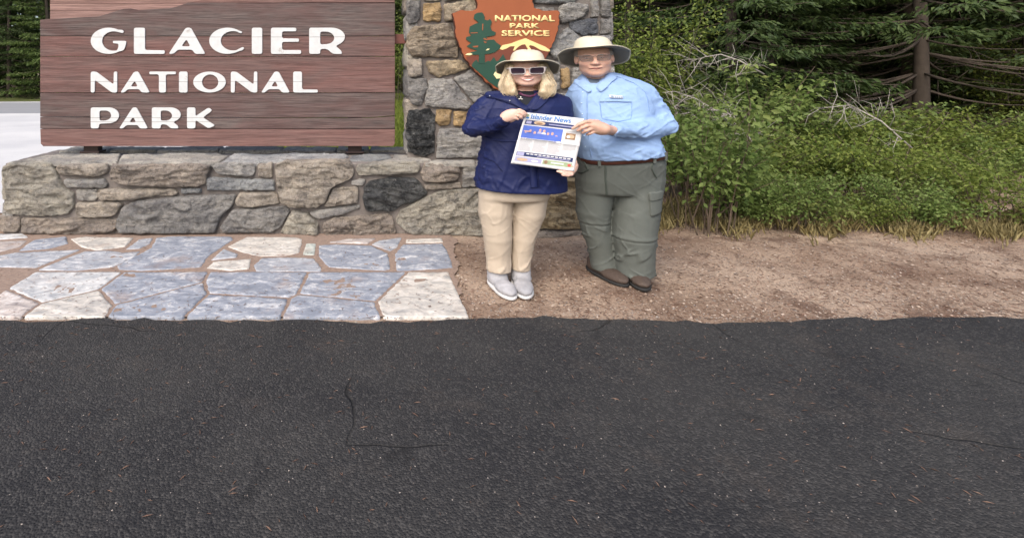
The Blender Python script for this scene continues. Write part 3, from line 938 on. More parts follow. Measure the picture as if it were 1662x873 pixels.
# ------------------------------------------------------------------ arrowhead emblem
EM_Y = 5.24
def ez(x, y): return (725 + x / 6.02, y / 6.02)
def ep(px, py): p = at(px, py, EM_Y); return (p[0], p[2])
emb = thing('arrowhead_emblem', at(822, 155, EM_Y + .03), 'rust-brown arrowhead emblem with green tree and yellow lettering on the stone pillar', 'emblem')
EB = simple('rust_brown_paint', (0.275, 0.082, 0.032), .55, .14, 5, .12, 60)
ED = simple('dark_bark_edge', (0.085, 0.032, 0.022), .85, .4, 30, .8, 90)
EG = simple('dark_green_paint', (0.018, 0.060, 0.040), .5, .2, 6)
EY = simple('yellow_paint', (0.78, 0.60, 0.27), .5, .1, 8)
EC = simple('cream_paint', (0.78, 0.66, 0.36), .5, .1, 8)
ER = simple('maroon_paint', (0.145, 0.042, 0.025), .55, .14, 8)
aro = [(773,0),(776,8),(774,15),(766,18.5),(758,17.5),(750,16),(742,18),(735,21),(737,33),(738,44),(741,58),(747,75),(753,92),(764,107),(779,123),(794,136),(808,147),(824,158),(838,150),(858,130),(872,114),(884,97),(892,84),(901,64),(905,50),(907,34),(908,19),(903,16.5),(893,17),(882,17),(871,14.5),(865,8),(864,0),(867,-9),(889,-19),(872,-30),(822,-35),(770,-30),(748,-21),(769,-11)]
arp = [ep(a, b) for a, b in aro]
chip = resample(fillet(arp, .02, 3), 190)
cen = chip.mean(0)
nz = noise(np.c_[chip * 32, np.zeros(190)], 4) + .5 * noise(np.c_[chip * 80, np.zeros(190)], 8)
chip2 = chip + (chip - cen) / np.linalg.norm(chip - cen, axis=1, keepdims=True) * (nz[:, None] * .009 + .004)
flat_shape('chipped_edge', [[tuple(p) for p in chip2]], .05, .004, lambda u, v, h: (u, EM_Y + .066 - h, v), ED, emb)
chip3 = cen + (chip2 - cen) * .988
flat_shape('board', [[tuple(p) for p in chip3]], .012, .003, lambda u, v, h: (u, EM_Y + .018 - h, v), EB, emb)
def layer(name, pts, off, mat, r=.006, absolute=False):
    q = [ep(*(p if absolute else ez(*p))) for p in pts]
    return flat_shape(name, [fillet(q, r, 3)], .002, .0006, lambda u, v, h, o=off: (u, EM_Y - o - h, v), mat, emb)
layer('painted_hill', [(185,560),(250,548),(400,540),(520,492),(640,432),(770,400),(900,450),(1005,500),(955,585),(860,700),(790,780),(700,850),(600,930),(480,850),(410,800),(330,725),(240,640)], .001, ER)
layer('painted_forest', [(240,645),(255,610),(290,580),(310,612),(345,585),(370,610),(405,592),(425,600),(460,555),(485,600),(505,590),(550,528),(585,600),(700,620),(760,690),(700,800),(600,925),(480,845),(410,795),(330,720)], .004, EG)
layer('painted_tree', [(300,125),(345,120),(370,160),(365,190),(400,200),(420,185),(440,215),(425,260),(440,300),(480,315),(470,345),(420,355),(380,360),(400,390),(460,385),(490,420),(530,445),(510,480),(470,510),(420,525),(370,530),(372,620),(308,620),(315,535),(220,535),(230,510),(300,495),(215,465),(190,452),(240,420),(185,385),(190,360),(240,350),(215,320),(222,260),(270,235),(312,222),(260,180),(270,140)], .007, EG, .008)
for q in ([(345,230),(356,236),(352,300),(344,296)], [(360,370),(400,385),(392,396),(356,384)], [(230,318),(300,316),(300,324),(230,326)], [(356,400),(392,410),(372,424)], [(250,450),(308,444),(300,462),(256,462)]):
    layer('painted_gap', q, .010, EB, .004)
layer('painted_mountain', [(515,475),(545,440),(620,425),(700,395),(770,372),(830,400),(900,430),(960,455),(1012,492),(995,503),(920,490),(850,450),(815,440),(800,450),(825,482),(795,486),(765,432),(735,436),(700,455),(660,495),(645,492),(665,452),(620,452),(580,475),(540,487)], .004, EY)
layer('painted_bison', [(470,700),(500,695),(530,730),(525,762),(485,768),(470,745),(455,728)], .007, EC)
layer('painted_lake', [(178,536),(200,520),(235,518),(252,528),(225,540)], .010, EC)
layer('painted_cloud', [(380,492),(395,476),(418,475),(405,488)], .010, EC, .002)
for body, (a, b, c_, d) in (('NATIONAL', (470, 210, 1055, 148)), ('PARK', (615, 277, 910, 226)), ('SERVICE', (535, 354, 1003, 296))):
    p0, p1 = ez(a, b), ez(c_, d)
    u0, v0 = ep(*p0); u1, v1 = ep(*p1)
    text_mesh('lettering', body, (u0, v0, u1, v1), lambda u, v, h: (u, EM_Y - .0035 - h, v), EY, emb, .002, bold=.035)
# ------------------------------------------------------------------ vegetation
LEAF_DK = m_leaf('spruce_needles', (0.034, 0.062, 0.020), (0.085, 0.125, 0.036), .25)
LEAF_MID = m_leaf('young_spruce_needles', (0.055, 0.095, 0.024), (0.13, 0.18, 0.05), .3)
LEAF_YL = m_leaf('yellow_green_leaves', (0.10, 0.15, 0.025), (0.23, 0.27, 0.060), .35)
LEAF_SH = m_leaf('shrub_leaves', (0.12, 0.195, 0.045), (0.29, 0.37, 0.12), .45, (0.30, 0.33, 0.10))
GRASS_M = m_leaf('grass_blades', (0.22, 0.31, 0.05), (0.46, 0.52, 0.12), .45)
STRAW_M = m_leaf('dry_grass_blades', (0.26, 0.21, 0.09), (0.42, 0.36, 0.18), .3)
BARK = simple('grey_brown_bark', (0.075, 0.060, 0.048), .95, .4, 9, .9, 30)
DEAD = simple('bleached_dead_wood', (0.36, 0.33, 0.30), .9, .25, 14, .6, 60)
TWIG = simple('brown_twig', (0.10, 0.075, 0.055), .95, .35, 14)

def cards(P, D, N, L, W, bend=0.25):
    """leaf quads: base P, direction D, normal-ish N, length L, width W -> verts, faces (rhombic leaf, 2 tris folded)"""
    n = len(P)
    D = D / np.linalg.norm(D, axis=1, keepdims=True)
    S = np.cross(D, N); S /= np.linalg.norm(S, axis=1, keepdims=True) + 1e-9
    U = np.cross(S, D)
    L = L[:, None]; W = W[:, None]
    a = P
    b = P + D * L * .45 + S * W * .5 + U * L * .05
    c = P + D * L - U * L * bend
    d = P + D * L * .45 - S * W * .5 + U * L * .05
    V = np.stack([a, b, c, d], 1).reshape(-1, 3)
    i = np.arange(n) * 4
    F = np.vstack([np.c_[i, i + 1, i + 2], np.c_[i, i + 2, i + 3]])
    return V, F

def mesh_from(name, V, F, mat):
    me = bpy.data.meshes.new(name)
    F = np.asarray(F)
    n, k = F.shape
    me.vertices.add(len(V)); me.vertices.foreach_set('co', np.asarray(V, np.float32).ravel())
    me.loops.add(n * k); me.loops.foreach_set('vertex_index', F.astype(np.int32).ravel())
    me.polygons.add(n)
    me.polygons.foreach_set('loop_start', np.arange(0, n * k, k, dtype=np.int32)); me.polygons.foreach_set('loop_total', np.full(n, k, dtype=np.int32))
    me.update(calc_edges=True); me.materials.append(mat)
    return me

def join_tubes(lst):
    V, F, o = [], [], 0
    for v, f in lst:
        V += v; F += [tuple(i + o for i in q) for q in f]; o += len(v)
    return V, F

def rnd_unit(n, rg):
    v = rg.normal(0, 1, (n, 3)); return v / np.linalg.norm(v, axis=1, keepdims=True)

def spruce_meshes(seed, H=11.0, base=.25, Rb=2.3, bare=0.0, lmat=None, dens=1.0, leaf=.11):
    rg = np.random.default_rng(seed)
    pts = [(0.05 * rg.normal() * k / 8, 0.05 * rg.normal() * k / 8, H * k / 8) for k in range(9)]
    trunk = [tube(pts, [.115 * (1 - .9 * k / 8) * (1.25 if k == 0 else 1) for k in range(9)], 9)]
    P, D, N, L, W = [], [], [], [], []
    z = base
    dead = []
    while z < H - .2:
        f = z / H
        for b in range(rg.integers(4, 7)):
            an = rg.uniform(0, 2 * math.pi)
            R = Rb * (1 - f) ** .8 * rg.uniform(.65, 1.1) + .15
            dirv = np.array([math.cos(an), math.sin(an), 0.0])
            droop = rg.uniform(.15, .4)
            m = 6
            br = [np.array([0, 0, z]) + dirv * R * t + np.array([0, 0, -droop * R * t * (1.2 - .7 * t)]) for t in np.linspace(0, 1, m)]
            isdead = z < bare
            dead.append(tube([tuple(q) for q in br], [.022 * (1 - .85 * t) * (1 - .6 * f) + .003 for t in np.linspace(0, 1, m)], 4))
            if isdead and rg.random() < .8:
                for q in range(3):
                    t = rg.uniform(.3, .9); s0 = br[int(t * 5)]
                    e = s0 + (dirv * .3 + rg.normal(0, .25, 3)) * R * .35
                    dead.append(tube([tuple(s0), tuple((s0 + e) / 2 + rg.normal(0, .02, 3)), tuple(e)], [.007, .005, .003], 3))
                continue
            k = int((50 + 90 * R) * dens)
            t = rg.uniform(.12, 1, k) ** .8
            idx = t * (m - 1); i0 = np.clip(idx.astype(int), 0, m - 2); fr = (idx - i0)[:, None]
            brA = np.array(br)
            p = brA[i0] * (1 - fr) + brA[i0 + 1] * fr
            side = np.array([-dirv[1], dirv[0], 0]) * rg.choice([-1, 1], k)[:, None]
            sp_ = (.42 * R * (1 - .65 * t) * rg.uniform(0, 1, k))[:, None]
            p = p + side * sp_ + np.c_[np.zeros(k), np.zeros(k), -.22 * sp_[:, 0] + rg.normal(0, .03, k)]
            d = dirv[None] * .7 + side * .75 + rg.normal(0, .28, (k, 3)); d[:, 2] -= .3
            P.append(p); D.append(d); N.append(np.array([0, 0, 1.0])[None] + rg.normal(0, .45, (k, 3)))
            L.append(rg.uniform(.7, 1.4, k) * leaf); W.append(rg.uniform(.3, .5, k) * leaf)
        z += rg.uniform(.14, .26) * (1 + .5 * (1 - f))
    P, D, N, L, W = map(np.concatenate, (P, D, N, L, W))
    V, F = cards(P, D, N, L, W, .15)
    tv, tf = join_tubes(trunk + dead)
    tm = bpy.data.meshes.new('trunk'); tm.from_pydata(tv, [], tf); tm.materials.append(BARK)
    tm.polygons.foreach_set('use_smooth', np.ones(len(tm.polygons), dtype=bool))
    return tm, mesh_from('crown', V, F, lmat)

def bush_meshes(seed, R=.6, H=.9, nst=26, per=60, leaf=.055, lmat=None, smat=None, spread=1.0):
    """many arching stems, leaves along them"""
    rg = np.random.default_rng(seed)
    st, P, D, N, L, W = [], [], [], [], [], []
    for s in range(nst):
        an = rg.uniform(0, 2 * math.pi); r0 = R * .45 * math.sqrt(rg.random())
        b = np.array([math.cos(an) * r0, math.sin(an) * r0, 0])
        a2 = an + rg.normal(0, .9)
        rr = R * rg.uniform(.25, .75) * spread; hh = H * rg.uniform(.45, 1.05)
        ts = np.linspace(0, 1, 6)
        q = np.array([b + np.array([math.cos(a2) * rr * t ** 1.6, math.sin(a2) * rr * t ** 1.6, hh * (1.25 * t - .3 * t * t)]) + rg.normal(0, .012, 3) for t in ts])
        st.append(tube([tuple(x) for x in q], [.0045 * (1 - .8 * t) + .001 for t in ts], 4))
        k = int(per * rg.uniform(.6, 1.3))
        t = rg.uniform(.25, 1.0, k) ** .75
        idx = t * 5; i0 = np.clip(idx.astype(int), 0, 4); fr = (idx - i0)[:, None]
        p = q[i0] * (1 - fr) + q[i0 + 1] * fr
        off = rnd_unit(k, rg); off[:, 2] *= .55
        rad = rg.uniform(.02, .16, k)[:, None] * (R / .6)
        p = p + off * rad
        P.append(p); D.append(off + rg.normal(0, .35, (k, 3)) + np.array([0, 0, -.1])); N.append(np.array([0, 0, 1.0])[None] + rg.normal(0, .5, (k, 3)))
        L.append(rg.uniform(.6, 1.35, k) * leaf); W.append(rg.uniform(.45, .8, k) * leaf)
    P, D, N, L, W = map(np.concatenate, (P, D, N, L, W))
    V, F = cards(P, D, N, L, W, .2)
    tv, tf = join_tubes(st)
    tm = bpy.data.meshes.new('stems'); tm.from_pydata(tv, [], tf); tm.materials.append(smat or TWIG)
    return tm, mesh_from('foliage', V, F, lmat)

def plant(name, meshes, parts, loc, scale, rz, label, cat, group=None):
    r = thing(name, loc, label, cat, group)
    r.rotation_euler = (0, 0, rz); r.scale = scale
    for nm, me in zip(parts, meshes):
        o = bpy.data.objects.new(nm, me); COL.objects.link(o); o.parent = r
    return r

SPR = [spruce_meshes(1, 11, .3, 2.4, 0, LEAF_DK, 1.0), spruce_meshes(2, 12, .5, 2.0, 2.2, LEAF_DK, 1.0), spruce_meshes(3, 9, .2, 1.9, 0, LEAF_MID, 1.1), spruce_meshes(4, 13, .8, 2.2, 3.2, LEAF_DK, .9)]
def fz(x, y): return 0.05 * min(max((y - 6.5) / 6, 0), 6) * min(max((x - 4) / 4, 0), 1) - .02
ORD = ['first', 'second', 'third', 'fourth', 'fifth', 'sixth', 'seventh', 'eighth', 'ninth', 'tenth', 'eleventh', 'twelfth', 'thirteenth', 'fourteenth', 'fifteenth', 'sixteenth', 'seventeenth', 'eighteenth', 'nineteenth', 'twentieth']
def ordinals(xy):
    """rank of each (x, y) from the left as the camera sees it"""
    o = np.argsort([a / b for a, b in xy]); r = np.empty(len(o), int); r[o] = np.arange(len(o))
    return [ORD[min(i, 19)] for i in r]
# across the road on the left
LX = [(-19.5,29,0),(-16.8,28,2),(-22.5,31,0),(-18.2,33,1),(-14.8,31,0),(-25,29.5,2),(-21,36,3),(-16,37,0),(-12,33,2),(-27.5,34,0)]
lo_ = ordinals([(a, b) for a, b, c in LX])
for k, (x, y, v) in enumerate(LX):
    s = 1.0 + .25 * RNG.random()
    plant('spruce_tree', SPR[v], ('trunk', 'crown'), (x, y, -.02), (s, s, s), RNG.uniform(0, 6.3), f'dark green spruce across the road left of the sign, {lo_[k]} from the left', 'tree', 'spruces across the road on the left')
# behind the sign and pillar
BX = [(-6,33,0),(-1.5,34,1),(.6,33,0),(2.4,32,2),(3.6,35,0),(5.5,33,3),(1.6,38,0),(-3.5,37,0)]
bo_ = ordinals([(a, b) for a, b, c in BX])
for k, (x, y, v) in enumerate(BX):
    s = 1.05 + .2 * RNG.random()
    plant('spruce_tree', SPR[v], ('trunk', 'crown'), (x, y, -.02), (s, s, s), RNG.uniform(0, 6.3), f'spruce at the far edge of the grass behind sign and pillar, {bo_[k]} from the left', 'tree', 'spruces behind the grass verge')
# wood on the right
RX = []
rg = np.random.default_rng(5)
for row, (y0, n, xa, xb) in enumerate([(10.5, 8, 5.0, 14.5), (13.5, 9, 6.0, 19), (17.5, 11, 7.5, 25), (22.5, 12, 9.5, 32), (29, 13, 12, 42)]):
    for i in range(n):
        RX.append((xa + (xb - xa) * (i + .5 * rg.random()) / n, y0 + rg.uniform(-1.2, 1.2), int(rg.choice([1, 3, 0, 1] if row < 2 else [0, 1, 2, 3]))))
fr_ = [i for i, r in enumerate(RX) if r[1] < 15.5]; rr_ = [i for i, r in enumerate(RX) if r[1] >= 15.5]
ro_ = {}
for a_, b_ in ((15.5, 20), (20, 25.8), (25.8, 99)):
    ii = [i for i in rr_ if a_ <= RX[i][1] < b_]
    ro_.update(zip(ii, ordinals([RX[i][:2] for i in ii])))
fo_ = dict(zip(fr_, ordinals([RX[i][:2] for i in fr_])))
for k, (x, y, v) in enumerate(RX):
    s = .9 + .35 * rg.random()
    rw_ = 'third' if y < 20 else ('fourth' if y < 25.8 else 'last')
    lab = f'tall dark spruce at the front of the right wood, {fo_[k]} from the pillar' if y < 15.5 else f'shaded spruce deep in the right wood, {ro_[k]} from the left in the {rw_} row'
    plant('spruce_tree', SPR[v], ('trunk', 'crown'), (x, y, fz(x, y)), (s * .9, s * .9, s), rg.uniform(0, 6.3), lab, 'tree', 'front spruces of the right wood' if y < 15.5 else 'rear spruces of the right wood')
# distant mass of the wood
def wood_mass():
    rg = np.random.default_rng(77)
    n = 60000
    th = rg.uniform(-1.0, 1.05, n); R = rg.uniform(44, 56, n)
    P = np.c_[np.sin(th) * R, np.cos(th) * R, rg.uniform(0, 1, n) ** 1.1 * 15]
    D = rnd_unit(n, rg); D[:, 2] -= .4
    V, F = cards(P, D, rnd_unit(n, rg) + np.array([0, 0, 1.0]), rg.uniform(.5, 1.2, n), rg.uniform(.25, .5, n))
    o = bpy.data.objects.new('distant_wood', mesh_from('distant_wood', V, F, LEAF_DK)); COL.objects.link(o)
    tag(o, 'dense dark conifer wood closing the view behind all the nearer trees', 'wood', kind='stuff')
wood_mass()
# young broadleaf trees beside the pillar
YB = bush_meshes(31, 1.3, 2.9, 34, 230, .062, LEAF_YL, BARK)
for k, (px, y, s, lab) in enumerate([(1024, 8.2, 1.0, 'yellow-green leafy sapling right behind the pillar and the man\'s hat'), (1180, 15.5, .9, 'thin leafy sapling in the wood above the dead branches'), (1400, 13.5, .9, 'leafy sapling standing among the spruces far right'), (1600, 11.0, .9, 'rightmost yellow-green leafy sapling of the wood'), (650, 24, 1.6, 'light green bush at the back of the grass between sign and pillar')]):
    x = (px - 600) / 870 * y
    plant('leafy_sapling', YB, ('stems', 'foliage'), (x, y, fz(x, y)), (s, s, s), k * 1.3, lab, 'sapling')
# shrubs along the path
BU = [bush_meshes(41, .62, .85, 34, 100, .046, LEAF_SH), bush_meshes(42, .7, .7, 34, 110, .036, LEAF_YL), bush_meshes(43, .5, 1.1, 24, 90, .05, LEAF_SH, spread=1.3)]
bl = []
for i in range(10): bl.append((1075 + i * 66 + rg.uniform(-14, 14), 364 - 1.5 * i * 0 + rg.uniform(-4, 5), int(rg.integers(0, 3)), .85 + .2 * rg.random()))
for i in range(11): bl.append((1062 + i * 58 + rg.uniform(-14, 14), 318 + rg.uniform(-8, 8), int(rg.integers(0, 3)), .85 + .2 * rg.random()))
for i in range(13): bl.append((1050 + i * 50 + rg.uniform(-14, 14), 278 + rg.uniform(-8, 8), int(rg.integers(0, 3)), .85 + .25 * rg.random()))
bl = [q + (('front' if q[1] > 345 else ('middle' if q[1] > 298 else 'back')),) for q in bl if gp(q[0], q[1])[0] >= 2.9]
bl = [q for i, q in enumerate(bl) if i not in (3, 6, 8)]
so_ = {}
for rw in ('front', 'middle', 'back'):
    ii = [i for i, q in enumerate(bl) if q[4] == rw]
    so_.update(zip(ii, ordinals([gp(*bl[i][:2]) for i in ii])))
for k, (px, py, v, s, row) in enumerate(bl):
    x, y = gp(px, py)
    s *= rg.uniform(.55, 1.3) if row != 'back' else rg.uniform(.75, 1.75)
    plant('shrub', BU[v], ('stems', 'foliage'), (x, y, fz(x, y)), (s * 1.15, s * 1.15, s), rg.uniform(0, 6.3), f'bright green leafy shrub, {so_[k]} from the man in the {row} row of undergrowth', 'shrub', f'{row} row of shrubs beside the path')
# darker understorey between the trunks
US = bush_meshes(51, .95, 1.2, 26, 120, .055, LEAF_MID)
for i in range(12):
    y = rg.uniform(9.5, 14.5); x = y * (0.50 + .75 * (i + .9 * rg.random()) / 12)
    s = rg.uniform(.6, 1.0)
    plant('understorey_bush', US, ('stems', 'foliage'), (x, y, fz(x, y)), (s, s, s), rg.uniform(0, 6.3), f'dark green bush among the spruce trunks behind the shrubs, {ORD[i]} from the left', 'bush', 'understorey bushes in the right wood')
# dead fallen branches in the undergrowth
def dead_branch(name, pts, label, seed):
    rg = np.random.default_rng(seed)
    root = thing(name, pts[0], label, 'branch')
    pv = [Vector(p) for p in pts]
    V, F = tube(pts, [.011 * (1 - .75 * k / (len(pts) - 1)) for k in range(len(pts))], 6)
    mk('limb', V, F, DEAD, root)
    for k in range(26):
        i = int(rg.integers(1, len(pts))); a = pv[i - 1].lerp(pv[i], float(rg.random()))
        d = Vector((rg.normal(-.2, .6), rg.normal(0, .3), rg.normal(-.05, .45))).normalized() * float(rg.uniform(.18, .55))
        b = a + d * .5 + Vector(rg.normal(0, .03, 3)); c = a + d
        V, F = tube([a, b, c], [.0042, .003, .0012], 4)
        tw = mk('twig', V, F, DEAD, root)
        for q in range(2):
            e = b + Vector(rg.normal(0, .12, 3))
            V, F = tube([b, e], [.002, .001], 3); mk('twiglet', V, F, DEAD, tw)
dead_branch('dead_branch', [at(1215,215,6.6), at(1190,192,6.7), at(1160,178,6.8), at(1130,160,6.9), at(1095,148,7.0), at(1075,150,7.0)], 'bleached dead branch arching over the shrubs just right of the man', 3)
dead_branch('dead_branch', [at(1240,120,7.4), at(1200,98,7.4), at(1170,88,7.5), at(1145,92,7.5), at(1120,100,7.6)], 'grey dead branch higher up, near the top of the right wood', 4)
dead_branch('dead_branch', [at(1225,235,6.4), at(1188,188,6.5), at(1172,178,6.5), at(1130,180,6.6), at(1098,186,6.7)], 'lower bleached dead branch with drooping twigs right of the man', 6)
dead_branch('dead_branch', [at(1480,240,6.6), at(1430,196,6.7), at(1380,170,6.9), at(1330,176,7.0)], 'dead branch lying over the shrubs far right of the path', 8)

# grass on the verge and dry grass along the path
def grass(name, fn, n, hmin, hmax, mat, label, seed):
    rg = np.random.default_rng(seed)
    P = fn(n, rg)
    n = len(P)
    D = np.c_[rg.normal(0, .35, n), rg.normal(0, .35, n), np.ones(n)]
    L = rg.uniform(hmin, hmax, n)
    V, F = cards(P, D, np.c_[rg.normal(0, 1, (n, 2)), np.zeros(n)], L, L * .06 + .004, .3)
    o = bpy.data.objects.new(name, mesh_from(name, V, F, mat)); COL.objects.link(o)
    tag(o, label, 'grass', kind='stuff')
def verge_pts(n, rg):
    y = rg.uniform(6.4, 30, n); u = rg.uniform(610, 690, n)
    return np.c_[(u - 600) / 870 * y, y, np.zeros(n)]
grass('verge_grass', verge_pts, 26000, .08, .26, GRASS_M, 'bright green grass between the sign and the pillar', 1)
def under_pts(n, rg):
    y = rg.uniform(9, 30, n); u = rg.uniform(420, 660, n)
    x = (u - 600) / 870 * y
    k = x > -2.1 - np.clip((y - 12) * .33, 0, 8)
    return np.c_[x, y, np.zeros(n)][k]
grass('back_grass', under_pts, 20000, .08, .2, GRASS_M, 'green grass behind the wall glimpsed under the sign', 2)
def edge_pts(n, rg):
    u = rg.uniform(1055, 1680, n); v = 352 + (u - 1055) * .02 + np.abs(rg.normal(0, 9, n)) * np.where(rg.random(n) < .6, -1, 1) + 8 * np.sin(u / 23)
    y = 870 * 1.6 / (v - 110)
    return np.c_[(u - 600) / 870 * y, y, np.full(n, -.01)]
grass('path_edge_grass', edge_pts, 15000, .04, .15, STRAW_M, 'thin dry grass along the edge of the dirt path below the shrubs', 3)
# litter: needles, chips and pebbles
def litter(name, n, area, lmin, lmax, mat, label, cat, seed, wr=.18, z=0.004):
    rg = np.random.default_rng(seed)
    P = area(n, rg); n = len(P)
    P[:, 2] += z
    a = rg.uniform(0, 2 * math.pi, n)
    D = np.c_[np.cos(a), np.sin(a), rg.normal(0, .12, n)]
    L = rg.uniform(lmin, lmax, n)
    V, F = cards(P, D, np.c_[rg.normal(0, .3, (n, 2)), np.ones(n)], L, L * wr, .05)
    o = bpy.data.objects.new(name, mesh_from(name, V, F, mat)); COL.objects.link(o)
    tag(o, label, cat, kind='stuff')
def path_pts(n, rg):
    v = rg.uniform(352, 520, n); u = rg.uniform(742, 1680, n)
    y = 870 * 1.6 / (v - 110); x = (u - 600) / 870 * y
    k = ~((y > 5.1) & (x < 2.35))
    x, y = x[k], y[k]
    return np.c_[x, y, ground_z(x, y)]
NEED = m_leaf('pine_needle_litter', (0.11, 0.06, 0.042), (0.27, 0.17, 0.12), .0)
CHIP = m_leaf('pale_wood_chip', (0.30, 0.22, 0.16), (0.56, 0.46, 0.38), .0)
litter('needle_litter', 9000, path_pts, .012, .045, NEED, 'brown needles and bark bits scattered on the dirt path', 'litter', 11, .16)
litter('wood_chips', 5000, path_pts, .008, .028, CHIP, 'pale wood chips and grit scattered on the dirt path', 'litter', 12, .6)
def asph_pts(n, rg):
    v = 515 + 340 * rg.random(n) ** 2.2; u = rg.uniform(-20, 1680, n)
    y = 870 * 1.6 / (v - 110)
    return np.c_[(u - 600) / 870 * y, y, np.full(n, .004)]
litter('pullout_needles', 900, asph_pts, .012, .045, NEED, 'stray brown needles lying on the dark asphalt in front', 'litter', 13, .12)
def flag_pts(n, rg):
    v = rg.uniform(381, 512, n); u = rg.uniform(-20, 742, n)
    y = 870 * 1.6 / (v - 110)
    return np.c_[(u - 600) / 870 * y, y, np.full(n, .012)]
litter('pavement_needles', 1400, flag_pts, .01, .04, NEED, 'a few brown needles lying on the flagstone pavement', 'litter', 14, .12)
def pebbles(name, n, area, rmin, rmax, mat, label, seed):
    rg = np.random.default_rng(seed)
    P = area(n, rg); n = len(P)
    base = np.array([(1,0,0),(-1,0,0),(0,1,0),(0,-1,0),(0,0,.6),(0,0,-.6)], float)
    fc = np.array([(0,2,4),(2,1,4),(1,3,4),(3,0,4),(2,0,5),(1,2,5),(3,1,5),(0,3,5)])
    r = rg.uniform(0, 1, n) ** 3 * (rmax - rmin) + rmin
    V = (base[None] * rg.uniform(.6, 1.2, (n, 6, 1)) * r[:, None, None]) + P[:, None, :]
    F = (fc[None] + (np.arange(n) * 6)[:, None, None]).reshape(-1, 3)
    o = bpy.data.objects.new(name, mesh_from(name, V.reshape(-1, 3), F, mat)); COL.objects.link(o)
    tag(o, label, 'gravel', kind='stuff')
PEB = m_leaf('pebble_grit', (0.16, 0.13, 0.11), (0.42, 0.37, 0.33), 0)
pebbles('path_pebbles', 5000, path_pts, .002, .012, PEB, 'small pebbles and grit on the dirt path', 21)
pebbles('pullout_pebbles', 4500, asph_pts, .002, .008, PEB, 'scattered grit on the asphalt near the pavement edge', 22)
# ------------------------------------------------------------------ implicit-surface modelling kit
def smin(a, b, k):
    h = np.maximum(k - np.abs(a - b), 0) / k
    return np.minimum(a, b) - h * h * k * .25
def smax(a, b, k): return -smin(-a, -b, k)
def cap(P, a, b, ra, rb):
    a = np.asarray(a, np.float32); b = np.asarray(b, np.float32)
    ab = b - a
    t = np.clip(((P - a) @ ab) / (ab @ ab + 1e-12), 0, 1)
    d = P - a - t[:, None] * ab
    return np.sqrt((d * d).sum(1)) - (ra + (rb - ra) * t)
def chain(P, pts, k=.02):
    d = None
    for (a, ra), (b, rb) in zip(pts[:-1], pts[1:]):
        c = cap(P, a, b, ra, rb)
        d = c if d is None else smin(d, c, k)
    return d
def ell(P, c, r):
    q = (P - np.asarray(c, np.float32)); r = np.asarray(r, np.float32)
    k0 = np.sqrt(((q / r) ** 2).sum(1)); k1 = np.sqrt(((q / (r * r)) ** 2).sum(1)) + 1e-9
    return k0 * (k0 - 1) / k1
def loft(P, secs, n=2.4):
    """secs: rows (z, cx, cy, hx, hy) sorted by z"""
    S = np.array(sorted(secs), np.float32)
    z = P[:, 2]
    cx, cy, hx, hy = (np.interp(z, S[:, 0], S[:, i]) for i in (1, 2, 3, 4))
    q = (np.abs((P[:, 0] - cx) / hx) ** n + np.abs((P[:, 1] - cy) / hy) ** n) ** (1 / n)
    d = (q - 1) * np.minimum(hx, hy)
    return np.maximum(d, np.maximum(S[0, 0] - z, z - S[-1, 0])).astype(np.float32)

